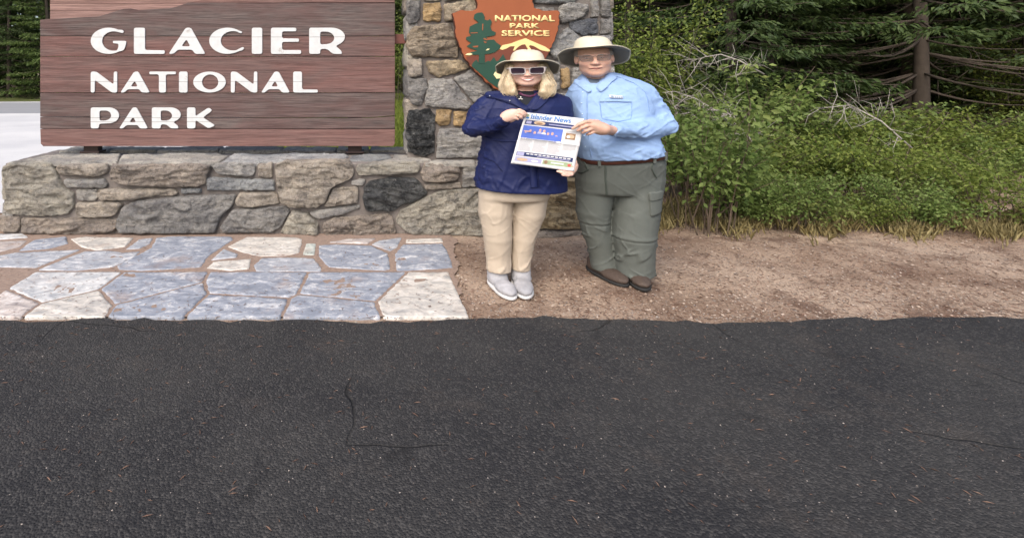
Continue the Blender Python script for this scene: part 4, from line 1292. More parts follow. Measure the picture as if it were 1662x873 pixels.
def surface(f, lo, hi, h, B=8, slack=1.6):
    """mesh of f<0 inside the box by surface nets; only blocks near the surface are evaluated"""
    lo = np.array(lo, np.float32); hi = np.array(hi, np.float32)
    nb = np.ceil((hi - lo) / (h * B)).astype(int)
    n = nb * B + 1
    bi = np.stack(np.meshgrid(*[np.arange(k) for k in nb], indexing='ij'), -1).reshape(-1, 3)
    cen = lo + (bi + .5) * (B * h)
    dc = f(cen.astype(np.float32))
    act = np.abs(dc) < B * h * .87 * slack + .01
    G = np.repeat(np.repeat(np.repeat(np.where(dc < 0, -1, 1).reshape(nb).astype(np.float32), B, 0), B, 1), B, 2)
    G = np.pad(G, ((0, 1), (0, 1), (0, 1)), mode='edge')
    m = np.zeros(n, bool)
    A = act.reshape(nb)
    E = np.repeat(np.repeat(np.repeat(A, B, 0), B, 1), B, 2)
    m[:-1, :-1, :-1] |= E; m[1:, :-1, :-1] |= E; m[:-1, 1:, :-1] |= E; m[:-1, :-1, 1:] |= E
    m[1:, 1:, :-1] |= E; m[1:, :-1, 1:] |= E; m[:-1, 1:, 1:] |= E; m[1:, 1:, 1:] |= E
    I = np.argwhere(m)
    vals = np.empty(len(I), np.float32)
    for s in range(0, len(I), 300000):
        vals[s:s + 300000] = f((lo + I[s:s + 300000] * h).astype(np.float32))
    G[m] = vals
    S = G < 0
    c8 = [(i, j, k) for i in (0, 1) for j in (0, 1) for k in (0, 1)]
    cnt = sum(S[i:n[0] - 1 + i, j:n[1] - 1 + j, k:n[2] - 1 + k].astype(np.int8) for i, j, k in c8)
    C = np.argwhere((cnt > 0) & (cnt < 8))
    vid = -np.ones(n - 1, np.int64); vid[C[:, 0], C[:, 1], C[:, 2]] = np.arange(len(C))
    acc = np.zeros((len(C), 3)); num = np.zeros(len(C))
    for a in range(8):
        for b in range(a + 1, 8):
            pa, pb = np.array(c8[a]), np.array(c8[b])
            if np.abs(pa - pb).sum() != 1: continue
            va = G[tuple((C + pa).T)]; vb = G[tuple((C + pb).T)]
            x = (va < 0) != (vb < 0)
            t = va / (va - vb + 1e-12)
            pos = pa + (pb - pa) * np.clip(t, 0, 1)[:, None]
            acc[x] += pos[x]; num[x] += 1
    V = lo + (C + acc / np.maximum(num, 1)[:, None]) * h
    Fs = []
    for ax in range(3):
        o1, o2 = [(1, 2), (2, 0), (0, 1)][ax]
        sl0 = [slice(None)] * 3; sl1 = [slice(None)] * 3
        sl0[ax] = slice(0, -1); sl1[ax] = slice(1, None)
        s0, s1 = S[tuple(sl0)], S[tuple(sl1)]
        Eg = np.argwhere(s0 != s1)
        ok = (Eg[:, o1] > 0) & (Eg[:, o2] > 0) & (Eg[:, o1] < n[o1] - 1) & (Eg[:, o2] < n[o2] - 1)
        Eg = Eg[ok]
        neg = s0[tuple(Eg.T)]
        q = []
        for d1, d2 in ((-1, -1), (0, -1), (0, 0), (-1, 0)):
            e = Eg.copy(); e[:, o1] += d1; e[:, o2] += d2
            q.append(vid[tuple(e.T)])
        q = np.stack(q, 1)
        q[~neg] = q[~neg][:, ::-1]
        Fs.append(q)
    F = np.vstack(Fs)
    F = F[(F >= 0).all(1)]
    return V, F

def normals(V, F):
    a, b, c, d = (V[F[:, i]] for i in range(4))
    fn = np.cross(c - a, d - b)
    N = np.zeros_like(V)
    for i in range(4): np.add.at(N, F[:, i], fn)
    return N / (np.linalg.norm(N, axis=1, keepdims=True) + 1e-12)
def relax(V, F, it=2, w=.5):
    E = np.vstack([F[:, [0, 1]], F[:, [1, 2]], F[:, [2, 3]], F[:, [3, 0]]])
    for _ in range(it):
        A = np.zeros_like(V); n = np.zeros(len(V))
        np.add.at(A, E[:, 0], V[E[:, 1]]); np.add.at(A, E[:, 1], V[E[:, 0]])
        np.add.at(n, E[:, 0], 1); np.add.at(n, E[:, 1], 1)
        V = V * (1 - w) + w * A / np.maximum(n, 1)[:, None]
    return V
def folds(P, direction, freq, stretch, seed, sharp=1.6):
    """crease field: narrow ridges running along 'direction'"""
    d = np.array(direction, float); d /= np.linalg.norm(d)
    along = P @ d
    perp = P - along[:, None] * d
    Q = perp * freq + (along * freq / stretch)[:, None] * d
    Q = Q + .5 * np.c_[noise(Q * .7, seed + 40), noise(Q * .7 + 9, seed + 41), noise(Q * .7 + 19, seed + 42)]
    r = 1 - np.abs(noise(Q, seed)) * 1.8
    return np.sign(r) * np.abs(r) ** sharp

def creases(P, direction, freq, stretch, seed, width=.22, cover=.0):
    """sparse thin pulled folds along 'direction'; smooth cloth between them"""
    d = np.array(direction, float); d /= np.linalg.norm(d)
    along = P @ d
    perp = P - along[:, None] * d
    Q = perp * freq + (along * freq / stretch)[:, None] * d
    Q = Q + .45 * np.c_[noise(Q * .6, seed + 40), noise(Q * .6 + 9, seed + 41), noise(Q * .6 + 19, seed + 42)]
    n = np.abs(noise(Q, seed))
    m = np.clip(noise(P * 5.5, seed + 60) * 1.6 + .55 + cover, 0, 1)
    return (np.clip(1 - n / width, 0, 1) ** 1.3 - .35) * m

KX = 1.4225
class Body:
    """a person's own frame: x right, y away from the camera, z up; widths in the place are KX wider"""
    def __init__(s, px, cy, root):
        s.cy = cy; s.cx = (px - 600) / FPX * cy; s.root = root
    def p(s, px, py, ly=0.0):
        y = s.cy + KX * ly
        return np.array([((px - 600) / FPX * y - s.cx) / KX, ly, CAMH - (py - PY0) / FPX * y], np.float32)
    def r(s, px): return px / (FPX * KX / s.cy)
    def w(s, V):
        V = np.asarray(V, float)
        return np.c_[s.cx + KX * V[:, 0], s.cy + KX * V[:, 1], V[:, 2]]
    def secs(s, rows):
        """rows (py, pxl, pxr, hy, cy)"""
        out = []
        for py, a, b, hy, cy in rows:
            m = s.p((a + b) / 2, py)
            out.append((m[2], m[0], cy, s.r((b - a) / 2), hy))
        return out
    def add(s, name, V, F, mat, parent=None, smooth=True):
        return mk(name, s.w(V), F, mat, parent or s.root, smooth)
def solve_y(f, X, Z, y0=-.45, y1=.1, it=26):
    """front surface: march from the camera side, then bisect"""
    X = np.asarray(X, np.float32); Z = np.asarray(Z, np.float32)
    ys = np.linspace(y0, y1, 90)
    hit = np.full(len(X), y1); prev = np.full(len(X), y0); done = np.zeros(len(X), bool)
    for a, b in zip(ys[:-1], ys[1:]):
        v = f(np.c_[X, np.full(len(X), b, np.float32), Z].astype(np.float32))
        h = (v < 0) & ~done
        prev[h] = a; hit[h] = b; done |= h
    lo, hi = prev, hit
    for _ in range(12):
        m = (lo + hi) / 2
        v = f(np.c_[X, m, Z].astype(np.float32))
        lo = np.where(v < 0, lo, m); hi = np.where(v < 0, m, hi)
    return (lo + hi) / 2
def patch(B, name, f, poly_px, mat, parent, th=.004, ly=-.15, n=40, off=0.0, soft=.006):
    """a thin piece following the front of surface f; outline given in picture units at depth ly"""
    q = [B.p(a, b, ly) for a, b in poly_px]
    P = resample(fillet([(v[0], v[2]) for v in q], soft, 3), n)
    if area2(P) < 0: P = P[::-1]
    c = P.mean(0)
    ts = [1.0, 1.0, .8, .6, .4, .2]
    UV = np.vstack([c + (P - c) * t for t in ts] + [c[None]])
    H = np.concatenate([np.full(n, -th)] + [np.full(n, th + off)] * (len(ts) - 1) + [[th + off]])
    Y = solve_y(f, UV[:, 0], UV[:, 1])
    ok = Y < .09
    if ok.any(): Y = np.where(ok, Y, Y[ok].max())
    Y = Y - H
    V = np.c_[UV[:, 0], Y, UV[:, 1]]
    F = []
    for i in range(len(ts) - 1):
        for k in range(n): F.append((i * n + k, i * n + (k + 1) % n, (i + 1) * n + (k + 1) % n, (i + 1) * n + k))
    e = (len(ts) - 1) * n
    F += [(e + k, e + (k + 1) % n, len(UV) - 1) for k in range(n)]
    return B.add(name, V, F, mat, parent)
def strip(B, name, f, pts_px, wid, mat, parent, th=.004, ly=-.15, n=26):
    """narrow raised seam along a line on the front of f (wid in metres)"""
    q = np.array([B.p(a, b, ly) for a, b in pts_px])[:, [0, 2]]
    L = np.r_[0, np.cumsum(np.linalg.norm(np.diff(q, axis=0), axis=1))]
    s = np.linspace(0, L[-1], n)
    C = np.c_[np.interp(s, L, q[:, 0]), np.interp(s, L, q[:, 1])]
    T = np.gradient(C, axis=0); T /= np.linalg.norm(T, axis=1, keepdims=True) + 1e-9
    Nn = np.c_[-T[:, 1], T[:, 0]]
    V = []
    for w, h in ((-.5, -.003), (-.45, th), (.45, th), (.5, -.003)):
        uv = C + Nn * wid * w
        V.append(np.c_[uv[:, 0], solve_y(f, uv[:, 0], uv[:, 1]) - h, uv[:, 1]])
    V = np.vstack(V)
    F = [(a * n + i, a * n + i + 1, (a + 1) * n + i + 1, (a + 1) * n + i) for a in range(3) for i in range(n - 1)]
    return B.add(name, V, F, mat, parent)

def rotm(ax, deg):
    return np.array(Matrix.Rotation(math.radians(deg), 3, ax), np.float32)

def head_field(c, R, male=False, S=(1, 1, 1)):
    """c: centre between the eyes level, R: head rotation; returns f(P)"""
    c = np.asarray(c, np.float32)
    def f(P):
        Q = ((P - c) @ R) / np.asarray(S, np.float32)            # to head frame; -y is the face
        w = 1.0
        d = ell(Q, (0, .03, .035), (.077 * w, .096, .095))
        d = smin(d, ell(Q, (0, -.018, -.055), (.062 * w, .070, .082)), .05)
        d = smin(d, ell(Q, (0, -.062, -.112), (.030 * w, .024, .022)), .035)      # chin
        for s in (-1, 1):
            d = smin(d, ell(Q, (s * .040 * w, -.058, -.036), (.027, .024, .024)), .03)  # cheek
            d = smin(d, ell(Q, (s * .040 * w, -.012, -.080), (.024, .042, .030)), .03)  # jaw
            d = smin(d, ell(Q, (s * .030, -.073, .021), (.026, .012, .008)), .015)       # brow
            d = smax(d, -ell(Q, (s * .031, -.088, .0), (.018, .014, .011)), .012)        # socket
            d = smin(d, ell(Q, (s * .031, -.068, .0), (.013, .0125, .0125)), .002)       # eyeball
            d = smin(d, ell(Q, (s * .079 * w, .012, -.012), (.010, .020, .032)), .010)    # ear
            d = smin(d, ell(Q, (s * .011, -.092, -.042), (.009, .010, .008)), .008)      # nostril wing
        d = smin(d, cap(Q, (0, -.078, .006), (0, -.100, -.037), .008, .0125 if male else .011), .014)  # nose
        d = smin(d, ell(Q, (0, -.082, -.070), (.026, .012, .010)), .012)                  # upper lip mound
        d = smin(d, ell(Q, (0, -.080, -.084), (.022, .012, .008)), .010)                  # lower lip
        d = smax(d, -cap(Q, (-.024, -.096, -.0755), (.024, -.096, -.0755), .005, .005), .006)
        return d.astype(np.float32)
    return f

def hat_mesh(B, c, R, rx, ry, hc, brim, droop, front, tilt_r=0.0, curl=.3):
    """soft wide-brimmed hat: returns (upper verts, faces, under verts, faces)"""
    n = 72
    an = np.linspace(0, 2 * math.pi, n, endpoint=False)
    prof = [(.02, 1.0), (.25, .995), (.45, .965), (.63, .90), (.77, .80), (.87, .66), (.935, .48), (.975, .30), (1.0, .14), (1.03, .03)]
    rings = []
    for r, z in prof:
        wob = 1 + .012 * np.sin(an * 3 + 1) * (1 - z)
        sag = .006 * np.sin(an * 2 + .6) * z
        rings.append(np.c_[np.cos(an) * rx * r * wob, np.sin(an) * ry * r * wob, np.full(n, hc * z) + sag])
    def brim_ring(t, dz):
        ca, sa = np.cos(an), np.sin(an)
        drop = t ** 1.4 * (.03 * ca ** 6 * (1 + tilt_r * ca) + droop * (1 - np.exp(-np.maximum(0, sa) / curl)) + front * np.maximum(0, -sa) ** 2)
        wv = .003 * np.sin(an * 5 + .7) * t
        return np.c_[ca * (rx + brim * t), sa * (ry + brim * t), -drop + wv + dz]
    up = rings + [brim_ring(t, 0) for t in (.12, .3, .5, .7, .85, .95, 1.0)] + [brim_ring(1.005, -.003), brim_ring(.985, -.006), brim_ring(.93, -.0065)]
    lo = [brim_ring(t, -.0045) for t in (.975, .92, .85, .7, .5, .3, .1)] + [np.c_[np.cos(an) * rx * .97, np.sin(an) * ry * .97, np.full(n, .01)]]
    def build(rr):
        V = np.vstack(rr); F = []
        for i in range(len(rr) - 1):
            for k in range(n): F.append((i * n + k, (i + 1) * n + k, (i + 1) * n + (k + 1) % n, i * n + (k + 1) % n))
        return V, F
    Vu, Fu = build(up); Fu.append(tuple(range(n)))
    Vl, Fl = build(lo)
    tf = lambda V: V @ R.T + np.asarray(c)
    return tf(Vu), Fu, tf(Vl), Fl

def color_attr(ob, cols):
    at_ = ob.data.color_attributes.new('tint', 'FLOAT_COLOR', 'POINT')
    at_.data.foreach_set('color', np.c_[cols, np.ones(len(cols))].astype(np.float32).ravel())

HAT_C = m_cloth('cream_hat_canvas', (0.585, 0.54, 0.42), .08, 700, .3)
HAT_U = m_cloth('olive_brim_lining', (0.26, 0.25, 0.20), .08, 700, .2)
# ------------------------------------------------------------------ woman
wr = thing('person', ((850 - 600) / FPX * 3.95, 3.95, 0), 'smiling person in navy rain jacket, white sunglasses and beige trousers', 'person')
WB = Body(850, 3.95, wr)
wp, wrr = WB.p, WB.r
NAVY = m_cloth('navy_rain_jacket', (0.008, 0.014, 0.070), .12, 500, .22, .6, spec=.3)
NAVY_D = m_cloth('navy_jacket_trim', (0.005, 0.009, 0.045), .1, 500, .15, .6)
BEIGE = m_cloth('beige_trouser_cloth', (0.455, 0.385, 0.305), .05, 600, .3)
TEE = m_cloth('charcoal_knit', (0.018, 0.020, 0.026), .1, 500, .3)
SKIN_W = m_skin('fair_skin', (0.70, 0.475, 0.385))
TEETH = simple('teeth', (0.78, 0.75, 0.70), .35, .02)
LIP = simple('lip', (0.56, 0.24, 0.22), .4, .08)
# --- jacket
j_secs = WB.secs([(146, 826, 880, .075, .02), (151, 808, 899, .095, .02), (158, 797, 911, .110, .01), (170, 790, 917, .122, .0), (190, 786, 916, .130, -.005), (225, 782, 914, .135, -.005), (262, 776, 915, .142, -.005), (290, 772, 917, .148, -.005), (306, 771, 918, .150, -.005)])
w_el = wp(769, 208, -.07); w_wr = wp(820, 193, -.215)
w_sh = wp(793, 166, .0)
l_sh = wp(908, 168, .0); l_el = wp(914, 225, -.04); l_wr = wp(918, 262, -.155)
def jacket_f(P):
    d = loft(P, j_secs, 2.3)
    d = smin(d, chain(P, [(w_sh, .062), (wp(779, 186, -.02), .064), (w_el, .060), (wp(797, 204, -.15), .050), (w_wr, .037)], .008), .045)
    d = smin(d, chain(P, [(l_sh, .060), (l_el, .060), (l_wr, .046)], .008), .04)
    # collar standing round the neck
    # neck opening
    v = cap(P, wp(853, 185, -.165), wp(853, 146, -.085), .004, .066)
    d = smax(d, -v, .008)
    # hem and cuff
    zc = 1.6 - (302.5 + (P[:, 0] - wp(771, 300)[0]) / .47 * 4.0 - 110) * 3.95 / FPX
    return smax(d, zc - P[:, 2], .006)
V, F = surface(jacket_f, (-.42, -.34, .66), (.34, .22, 1.50), .0068)
N = normals(V, F)
fz1 = .0015 * folds(V, (.2, 0, 1), 6, 3.5, 4) + .0080 * creases(V, (.45, 0, 1), 16, 8, 5, .16) + .0075 * creases(V, (-.6, 0, .8), 18, 8, 6, .16) + .0012 * fbm(V * 30, 3, 2)
arm = 1 / (1 + np.exp((V[:, 0] + .20) / .012)); arm = np.maximum(arm, (V[:, 1] < -.15) * 1.0)
fz1 = fz1 + arm * (.010 * creases(V, (.9, .5, .35), 24, 5, 15, .3, .4) + .007 * creases(V, (.8, .5, -.6), 22, 5, 17, .3, .3))
fade = np.clip((V[:, 2] - .72) / .06, .25, 1)
V = V + N * (fz1 * fade)[:, None]
jk = WB.add('jacket', relax(V, F, 1, .3), F, NAVY)
patch(WB, 'lapel', jacket_f, [(797,150),(826,148),(838,151),(846,162),(861,178),(853,180),(832,169),(806,160),(793,158)], NAVY, jk, .006, -.12, 46)
patch(WB, 'lapel', jacket_f, [(861,178),(868,170),(878,160),(886,149),(902,150),(900,156),(884,168),(869,179)], NAVY, jk, .006, -.12, 46)
strip(WB, 'seam', jacket_f, [(793,155),(830,166),(846,176)], .006, NAVY_D, jk, .008, -.12)
strip(WB, 'zip_placket', jacket_f, [(862,180),(864,225),(867,303)], .035, NAVY, jk, .005, -.15)
strip(WB, 'seam', jacket_f, [(868,182),(871,230),(874,303)], .005, NAVY_D, jk, .006, -.15)
strip(WB, 'pocket_flap', jacket_f, [(784,225),(812,229),(840,229)], .012, NAVY, jk, .006, -.14)
strip(WB, 'seam', jacket_f, [(790,259),(804,263),(816,278)], .006, NAVY_D, jk, .004, -.14)
for a, b in ((800, 156.5), (829, 163.5)):
    q = wp(a, b, -.12); y = solve_y(jacket_f, [q[0]], [q[2]])[0]
    Vs, Fs = surface(lambda P, c=(q[0], y - .013, q[2]): ell(P, c, (.004, .004, .005)), (q[0] - .012, y - .024, q[2] - .012), (q[0] + .012, y - .002, q[2] + .012), .002)
    WB.add('snap_button', Vs, Fs, simple('pewter_snap', (.55, .55, .56), .35, .05, metal=.6), jk)
# --- shirt under it
def tee_f(P):
    return smax(loft(P, [(a, b, c, d - .014, e - .014) for a, b, c, d, e in j_secs], 2.2), -cap(P, wp(852, 163, -.17), wp(852, 130, -.06), .02, .07), .008)
V, F = surface(tee_f, (-.24, -.2, 1.1), (.24, .2, 1.46), .008)
WB.add('shirt', V, F, TEE)
# --- trousers
wt_secs = WB.secs([(255, 782, 903, .125, .0), (300, 778, 895, .13, .0), (322, 779, 889, .115, .0), (335, 782, 884, .10, .0)])
def wtr_f(P):
    d = smax(loft(P, wt_secs, 2.3), wp(0, 322)[2] - P[:, 2], .03)
    a = chain(P, [(wp(806, 300), .090), (wp(804, 343, -.005), .087), (wp(808, 384, -.01), .073), (wp(809, 415, .005), .066), (wp(810, 446, .0), .066)], .004)
    b = chain(P, [(wp(862, 300), .092), (wp(858, 345), .082), (wp(850, 385, .005), .062), (wp(846.5, 415, .012), .053), (wp(845, 446, .012), .050)], .004)
    d = np.minimum(smin(d, a, .012), smin(d, b, .012))
    return smax(d, wp(0, 438.5)[2] - P[:, 2], .008)
V, F = surface(wtr_f, (-.3, -.2, .02), (.26, .2, .96), .0068)
N = normals(V, F)
lowz = np.exp(-((V[:, 2] - .12) / .10) ** 2); kn = np.exp(-((V[:, 2] - .47) / .14) ** 2)
dsp = (.0018 + .003 * kn + .007 * lowz) * creases(V, (1, 0, .8), 19, 9, 133, .13) + (.0018 + .003 * kn + .004 * lowz) * creases(V, (1, 0, -1), 17, 9, 141, .13) + .0025 * creases(V, (.12, 0, 1), 12, 9, 38, .2)
V = V + N * dsp[:, None]
tr = WB.add('trousers', relax(V, F, 1, .3), F, BEIGE)
# --- shoes
SHOE = m_cloth('grey_mesh_trainer', (0.36, 0.36, 0.38), .2, 300, .4, .7); SOLE = simple('white_rubber_sole', (0.6, .6, .6), .6, .1)
LACE = simple('lace', (.7, .7, .72), .8, .05)
def shoe(B, name, ax, ay, yaw, L, mats, hgt=.085, w=.046, boot=0.0):
    """ax, ay ankle position in the person's frame; toe towards the camera"""
    R = rotm('Z', yaw)
    o = np.array([ax, ay, 0], np.float32)
    def f(P):
        Q = (P - o) @ R
        d = smin(ell(Q, (0, -L * .30, .042), (w, L * .38, .040)), ell(Q, (0, L * .13, .05), (w * .82, L * .26, .055)), .03)
        d = smin(d, cap(Q, (0, L * .12, .06), (0, L * .14, hgt + boot), .042, .046), .04)
        return smax(d, .016 - Q[:, 2], .006)
    def s(P):
        Q = (P - o) @ R
        d = smin(ell(Q * np.array([1, 1, .001], np.float32), (0, -L * .27, 0), (w * 1.1, L * .42, 1)), ell(Q * np.array([1, 1, .001], np.float32), (0, L * .16, 0), (w * .95, L * .25, 1)), .06)
        return smax(smax(d, Q[:, 2] - .024, .004), .002 - Q[:, 2], .004)
    lo = (ax - .2, ay - .26, -.01); hi = (ax + .2, ay + .2, .22 + boot)
    V, F = surface(f, lo, hi, .006)
    N = normals(V, F); V = V + N * (.002 * ridged(V * 30, 3, 2))[:, None]
    sh = B.add(name, V, F, mats[0])
    V, F = surface(s, lo, hi, .006)
    B.add('sole', V, F, mats[1], sh)
    for k in range(4):
        yy = -L * (.10 + .07 * k); zz = .088 - .0075 * k
        v, q = tube([tuple(np.array((sx, yy, zz - .4 * abs(sx))) @ R.T + o) for sx in (-.026, -.012, 0, .012, .026)], [.0035] * 5, 5)
        B.add('lace', v, q, mats[2], sh)
shoe(WB, 'shoe', wp(809, 440)[0], -.02, 8, .25, (SHOE, SOLE, LACE), .125)
shoe(WB, 'shoe', wp(846, 440)[0], -.01, -10, .25, (SHOE, SOLE, LACE), .125)
# --- head and body
RW = rotm('Y', -2) @ rotm('Z', -13)
wc = wp(854, 114, -.02)
SW = np.array((1.06, 1.0, .84)); SWH = np.array((.98, 1.0, 1.04))
whead = head_field(wc, RW, False, SW)
ZB = 3.62
PLY = (ZB - 3.95) / KX      # depth of the newspaper in her frame
def hand_f(P, palm, fingers, k=.012):
    d = ell(P, *palm[0]) if len(palm[0]) == 2 else None
    for c in palm[1:]: d = smin(d, cap(P, *c), .03)
    for fg in fingers: d = smin(d, chain(P, fg, .004), .006)
    return d
def fing(B, pts, r0, r1):
    n = len(pts)
    return [(B.p(*q), r0 + (r1 - r0) * i / (n - 1)) for i, q in enumerate(pts)]
y_ = PLY
w_palm = [(wp(829, 187, y_ + .012), (.033, .020, .036)), (w_wr, wp(824, 190, y_ + .02), .026, .029), (wp(824, 189, y_ + .018), wp(834, 182, y_ + .004), .027, .020)]
w_f = [fing(WB, [(834, 179.5, y_ - .004), (843, 178, y_ - .018), (849, 180.5, y_ - .018), (854.5, 184.5, y_ - .012)], .0105, .0075),
       fing(WB, [(835, 183, y_ - .004), (843, 182.5, y_ - .020), (848, 185, y_ - .020), (851.5, 188.5, y_ - .012)], .0105, .0075),
       fing(WB, [(834, 187, y_ - .002), (841, 187, y_ - .018), (845, 189.5, y_ - .018), (847, 192, y_ - .010)], .010, .007),
       fing(WB, [(831, 191, y_ + .002), (837, 191.5, y_ - .012), (841, 193.5, y_ - .012)], .009, .0065),
       fing(WB, [(826, 181, y_ + .016), (836, 179, y_ + .026), (846, 183, y_ + .022), (852, 188, y_ + .016)], .012, .008)]
l_palm = [(wp(926, 270, y_ + .035), (.030, .016, .036)), (l_wr, wp(924, 266, y_ + .045), .024, .026), (wp(926, 268, y_ + .034), wp(927, 276, y_ + .026), .024, .018)]
l_f = [fing(WB, [(929, 277, y_ + .026), (927, 283, y_ + .010), (921, 284.5, y_ - .012), (914, 283.5, y_ - .022)], .0105, .0085),
       fing(WB, [(925, 276, y_ + .028), (922, 281, y_ + .008), (916, 281, y_ - .013), (911, 279.5, y_ - .02)], .0105, .0085),
       fing(WB, [(921, 274, y_ + .030), (916, 278.8, y_ + .008), (911, 278.5, y_ - .012), (905.5, 277.5, y_ - .018)], .0105, .008),
       fing(WB, [(918, 271, y_ + .034), (912, 275, y_ + .02), (908, 276, y_ + .012)], .009, .007),
       fing(WB, [(931, 268, y_ + .026), (933, 262, y_ + .018), (932, 257, y_ + .014)], .012, .009)]
def wbody_f(P):
    d = whead(P)
    d = smin(d, cap(P, wp(853, 140, .02), wp(852, 158, .03), .047, .055), .03)
    d = smin(d, loft(P, [(a, b, c, e * .82, g_ * .8) for a, b, c, e, g_ in j_secs], 2.2), .03)
    d = smin(d, chain(P, [(w_sh, .042), (wp(779, 186, -.02), .036), (w_el, .032), (wp(797, 204, -.15), .028), (w_wr, .025)], .01), .03)
    d = smin(d, chain(P, [(l_sh, .042), (l_el, .034), (l_wr, .025)], .01), .03)
    d = smin(d, hand_f(P, w_palm, w_f), .006)
    d = smin(d, hand_f(P, l_palm, l_f), .006)
    for a in ((wp(806, 318), wp(808, 384), wp(810, 446)), (wp(862, 318), wp(849, 385, .01), wp(845, 446, .02))):
        d = smin(d, chain(P, [(a[0], .066), (a[1], .04), (a[2], .032)], .02), .04)
    return smax(d, .03 - P[:, 2], .01)
V, F = surface(wbody_f, (-.36, -.36, .0), (.34, .22, 1.74), .0056)
bd = WB.add('body', V, F, SKIN_W)
def face_tint(V, c, R, blush, S):
    Q = ((V - c) @ R) / S
    T = np.ones((len(V), 3))
    for s in (-1, 1):
        b = np.exp(-(((Q[:, 0] - s * .042) / .022) ** 2 + ((Q[:, 2] + .042) / .02) ** 2)) * (Q[:, 1] < -.02) * blush
        T -= b[:, None] * np.array([.0, .20, .18])
    b = np.exp(-((Q[:, 0] / .014) ** 2 + ((Q[:, 2] + .036) / .014) ** 2)) * (Q[:, 1] < -.06) * blush
    T -= b[:, None] * np.array([0, .16, .15])
    return T
color_attr(bd, face_tint(V, wc, RW, .6, SW))
def head_patch(B, name, f, c, R, poly, mat, parent, th=.002, n=30, soft=.003):
    S = SW if B is WB else SM
    """poly in head frame (x,z) mapped on the face"""
    q = [(np.array([x, -.09, z]) * S) @ R.T + c for x, z in poly]
    P = resample(fillet([(v[0], v[2]) for v in q], soft, 3), n)
    if area2(P) < 0: P = P[::-1]
    cc = P.mean(0); ts = [1.0, 1.0, .75, .5, .25]
    UV = np.vstack([cc + (P - cc) * t for t in ts] + [cc[None]])
    H = np.concatenate([np.full(n, -.002), np.full(n, th * .4)] + [np.full(n, th)] * (len(ts) - 2) + [[th]])
    V = np.c_[UV[:, 0], solve_y(f, UV[:, 0], UV[:, 1], -.25, .05) - H, UV[:, 1]]
    F = [(i * n + k, i * n + (k + 1) % n, (i + 1) * n + (k + 1) % n, (i + 1) * n + k) for i in range(len(ts) - 1) for k in range(n)]
    e = (len(ts) - 1) * n
    F += [(e + k, e + (k + 1) % n, len(UV) - 1) for k in range(n)]
    return B.add(name, V, F, mat, parent)
head_patch(WB, 'upper_lip', whead, wc, RW, [(-.033,-.062),(-.012,-.0665),(0,-.0675),(.012,-.0665),(.033,-.062),(.018,-.072),(0,-.0735),(-.018,-.072)], LIP, bd, .0035)
head_patch(WB, 'lower_lip', whead, wc, RW, [(-.032,-.0645),(-.016,-.080),(0,-.0845),(.016,-.080),(.032,-.0645),(.018,-.087),(0,-.0925),(-.018,-.087)], LIP, bd, .0035)
head_patch(WB, 'teeth', whead, wc, RW, [(-.029,-.0655),(-.014,-.0705),(0,-.072),(.014,-.0705),(.029,-.0655),(.018,-.080),(0,-.085),(-.018,-.080)], TEETH, bd, .0055)
# pearl earrings, pendant
for s in (-1, 1):
    c = (np.array([s * .083, -.012, -.045]) * SW) @ RW.T + wc
    V, F = surface(lambda P, c=c: ell(P, c, (.0065, .0065, .0065)), c - .01, c + .01, .002)
    WB.add('earring', V, F, simple('pearl', (.85, .82, .78), .25, .03), bd)
pc = wp(850, 160.5, -.14); py_ = solve_y(tee_f, [pc[0]], [pc[2]], -.3)[0]
for dx, dz, rx_, rz_ in ((0, .006, .004, .010), (-.006, -.004, .006, .005), (.006, -.004, .006, .005)):
    c = np.array([pc[0] + dx, py_ - .006, pc[2] + dz])
    V, F = surface(lambda P, c=c: ell(P, c, (rx_, .004, rz_)), c - .014, c + .014, .002)
    WB.add('pendant', V, F, simple('silver_pendant', (.7, .68, .62), .3, .05, metal=.7), bd)
cv = [wp(838, 150, 0), wp(843, 153, 0), wp(852, 155, 0), wp(861, 153, 0), wp(867, 150, 0)]
def neckf(P): return np.minimum(wbody_f(P), tee_f(P))
ny = solve_y(neckf, [q[0] for q in cv], [q[2] for q in cv], -.3)
v, q = tube([(a[0], b - .004, a[2]) for a, b in zip(cv, ny)], [.008] * 5, 6)
WB.add('bead_necklace', v, q, simple('purple_beads', (.10, .03, .07), .4, .3, 60), bd)
# --- hair
HAIR_W = NT('blonde_hair')
_v = HAIR_W.coord(scale=(110, 110, 7)); _n = HAIR_W.noise(_v, 3, 5, .6, .6)
_b = HAIR_W.noise(HAIR_W.coord(), 12, 3)
HAIR_W.set(Base_Color=HAIR_W.mix(HAIR_W.g(_b, .35, .7, 0, .5), HAIR_W.ramp(_n, [(.28, (.28, .20, .115)), (.5, (.58, .47, .31)), (.72, (.80, .70, .52))]), (.34, .24, .13)), Roughness=.45)
HAIR_W.bump(_n, .35, .003)
def hair_f(P):
    Q = ((P - wc) @ RW) / SWH
    d = ell(Q, (0, .045, .01), (.084, .090, .072))
    for s in (-1, 1):
        d = smin(d, chain(Q, [((s * .078, .025, .035), .030), ((s * .092, .010, -.045), .034), ((s * .104, .000, -.105), .036), ((s * .100, -.02, -.150), .032), ((s * .072, -.035, -.168), .022)], .03), .03)
        d = smin(d, chain(Q, [((s * .072, -.030, .03), .018), ((s * .083, -.035, -.04), .018), ((s * .092, -.045, -.10), .024), ((s * .080, -.055, -.145), .022)], .02), .02)
    d = smin(d, ell(Q, (0, .07, -.08), (.10, .055, .10)), .05)
    face = ell(Q, (0, -.085, -.04), (.068, .085, .118))
    return smax(d, -face, .012)
V, F = surface(hair_f, (-.2, -.2, 1.36), (.2, .2, 1.74), .0058)
N = normals(V, F)
Qh = V.copy(); ang = np.arctan2(Qh[:, 1] - .03, Qh[:, 0] - wc[0])
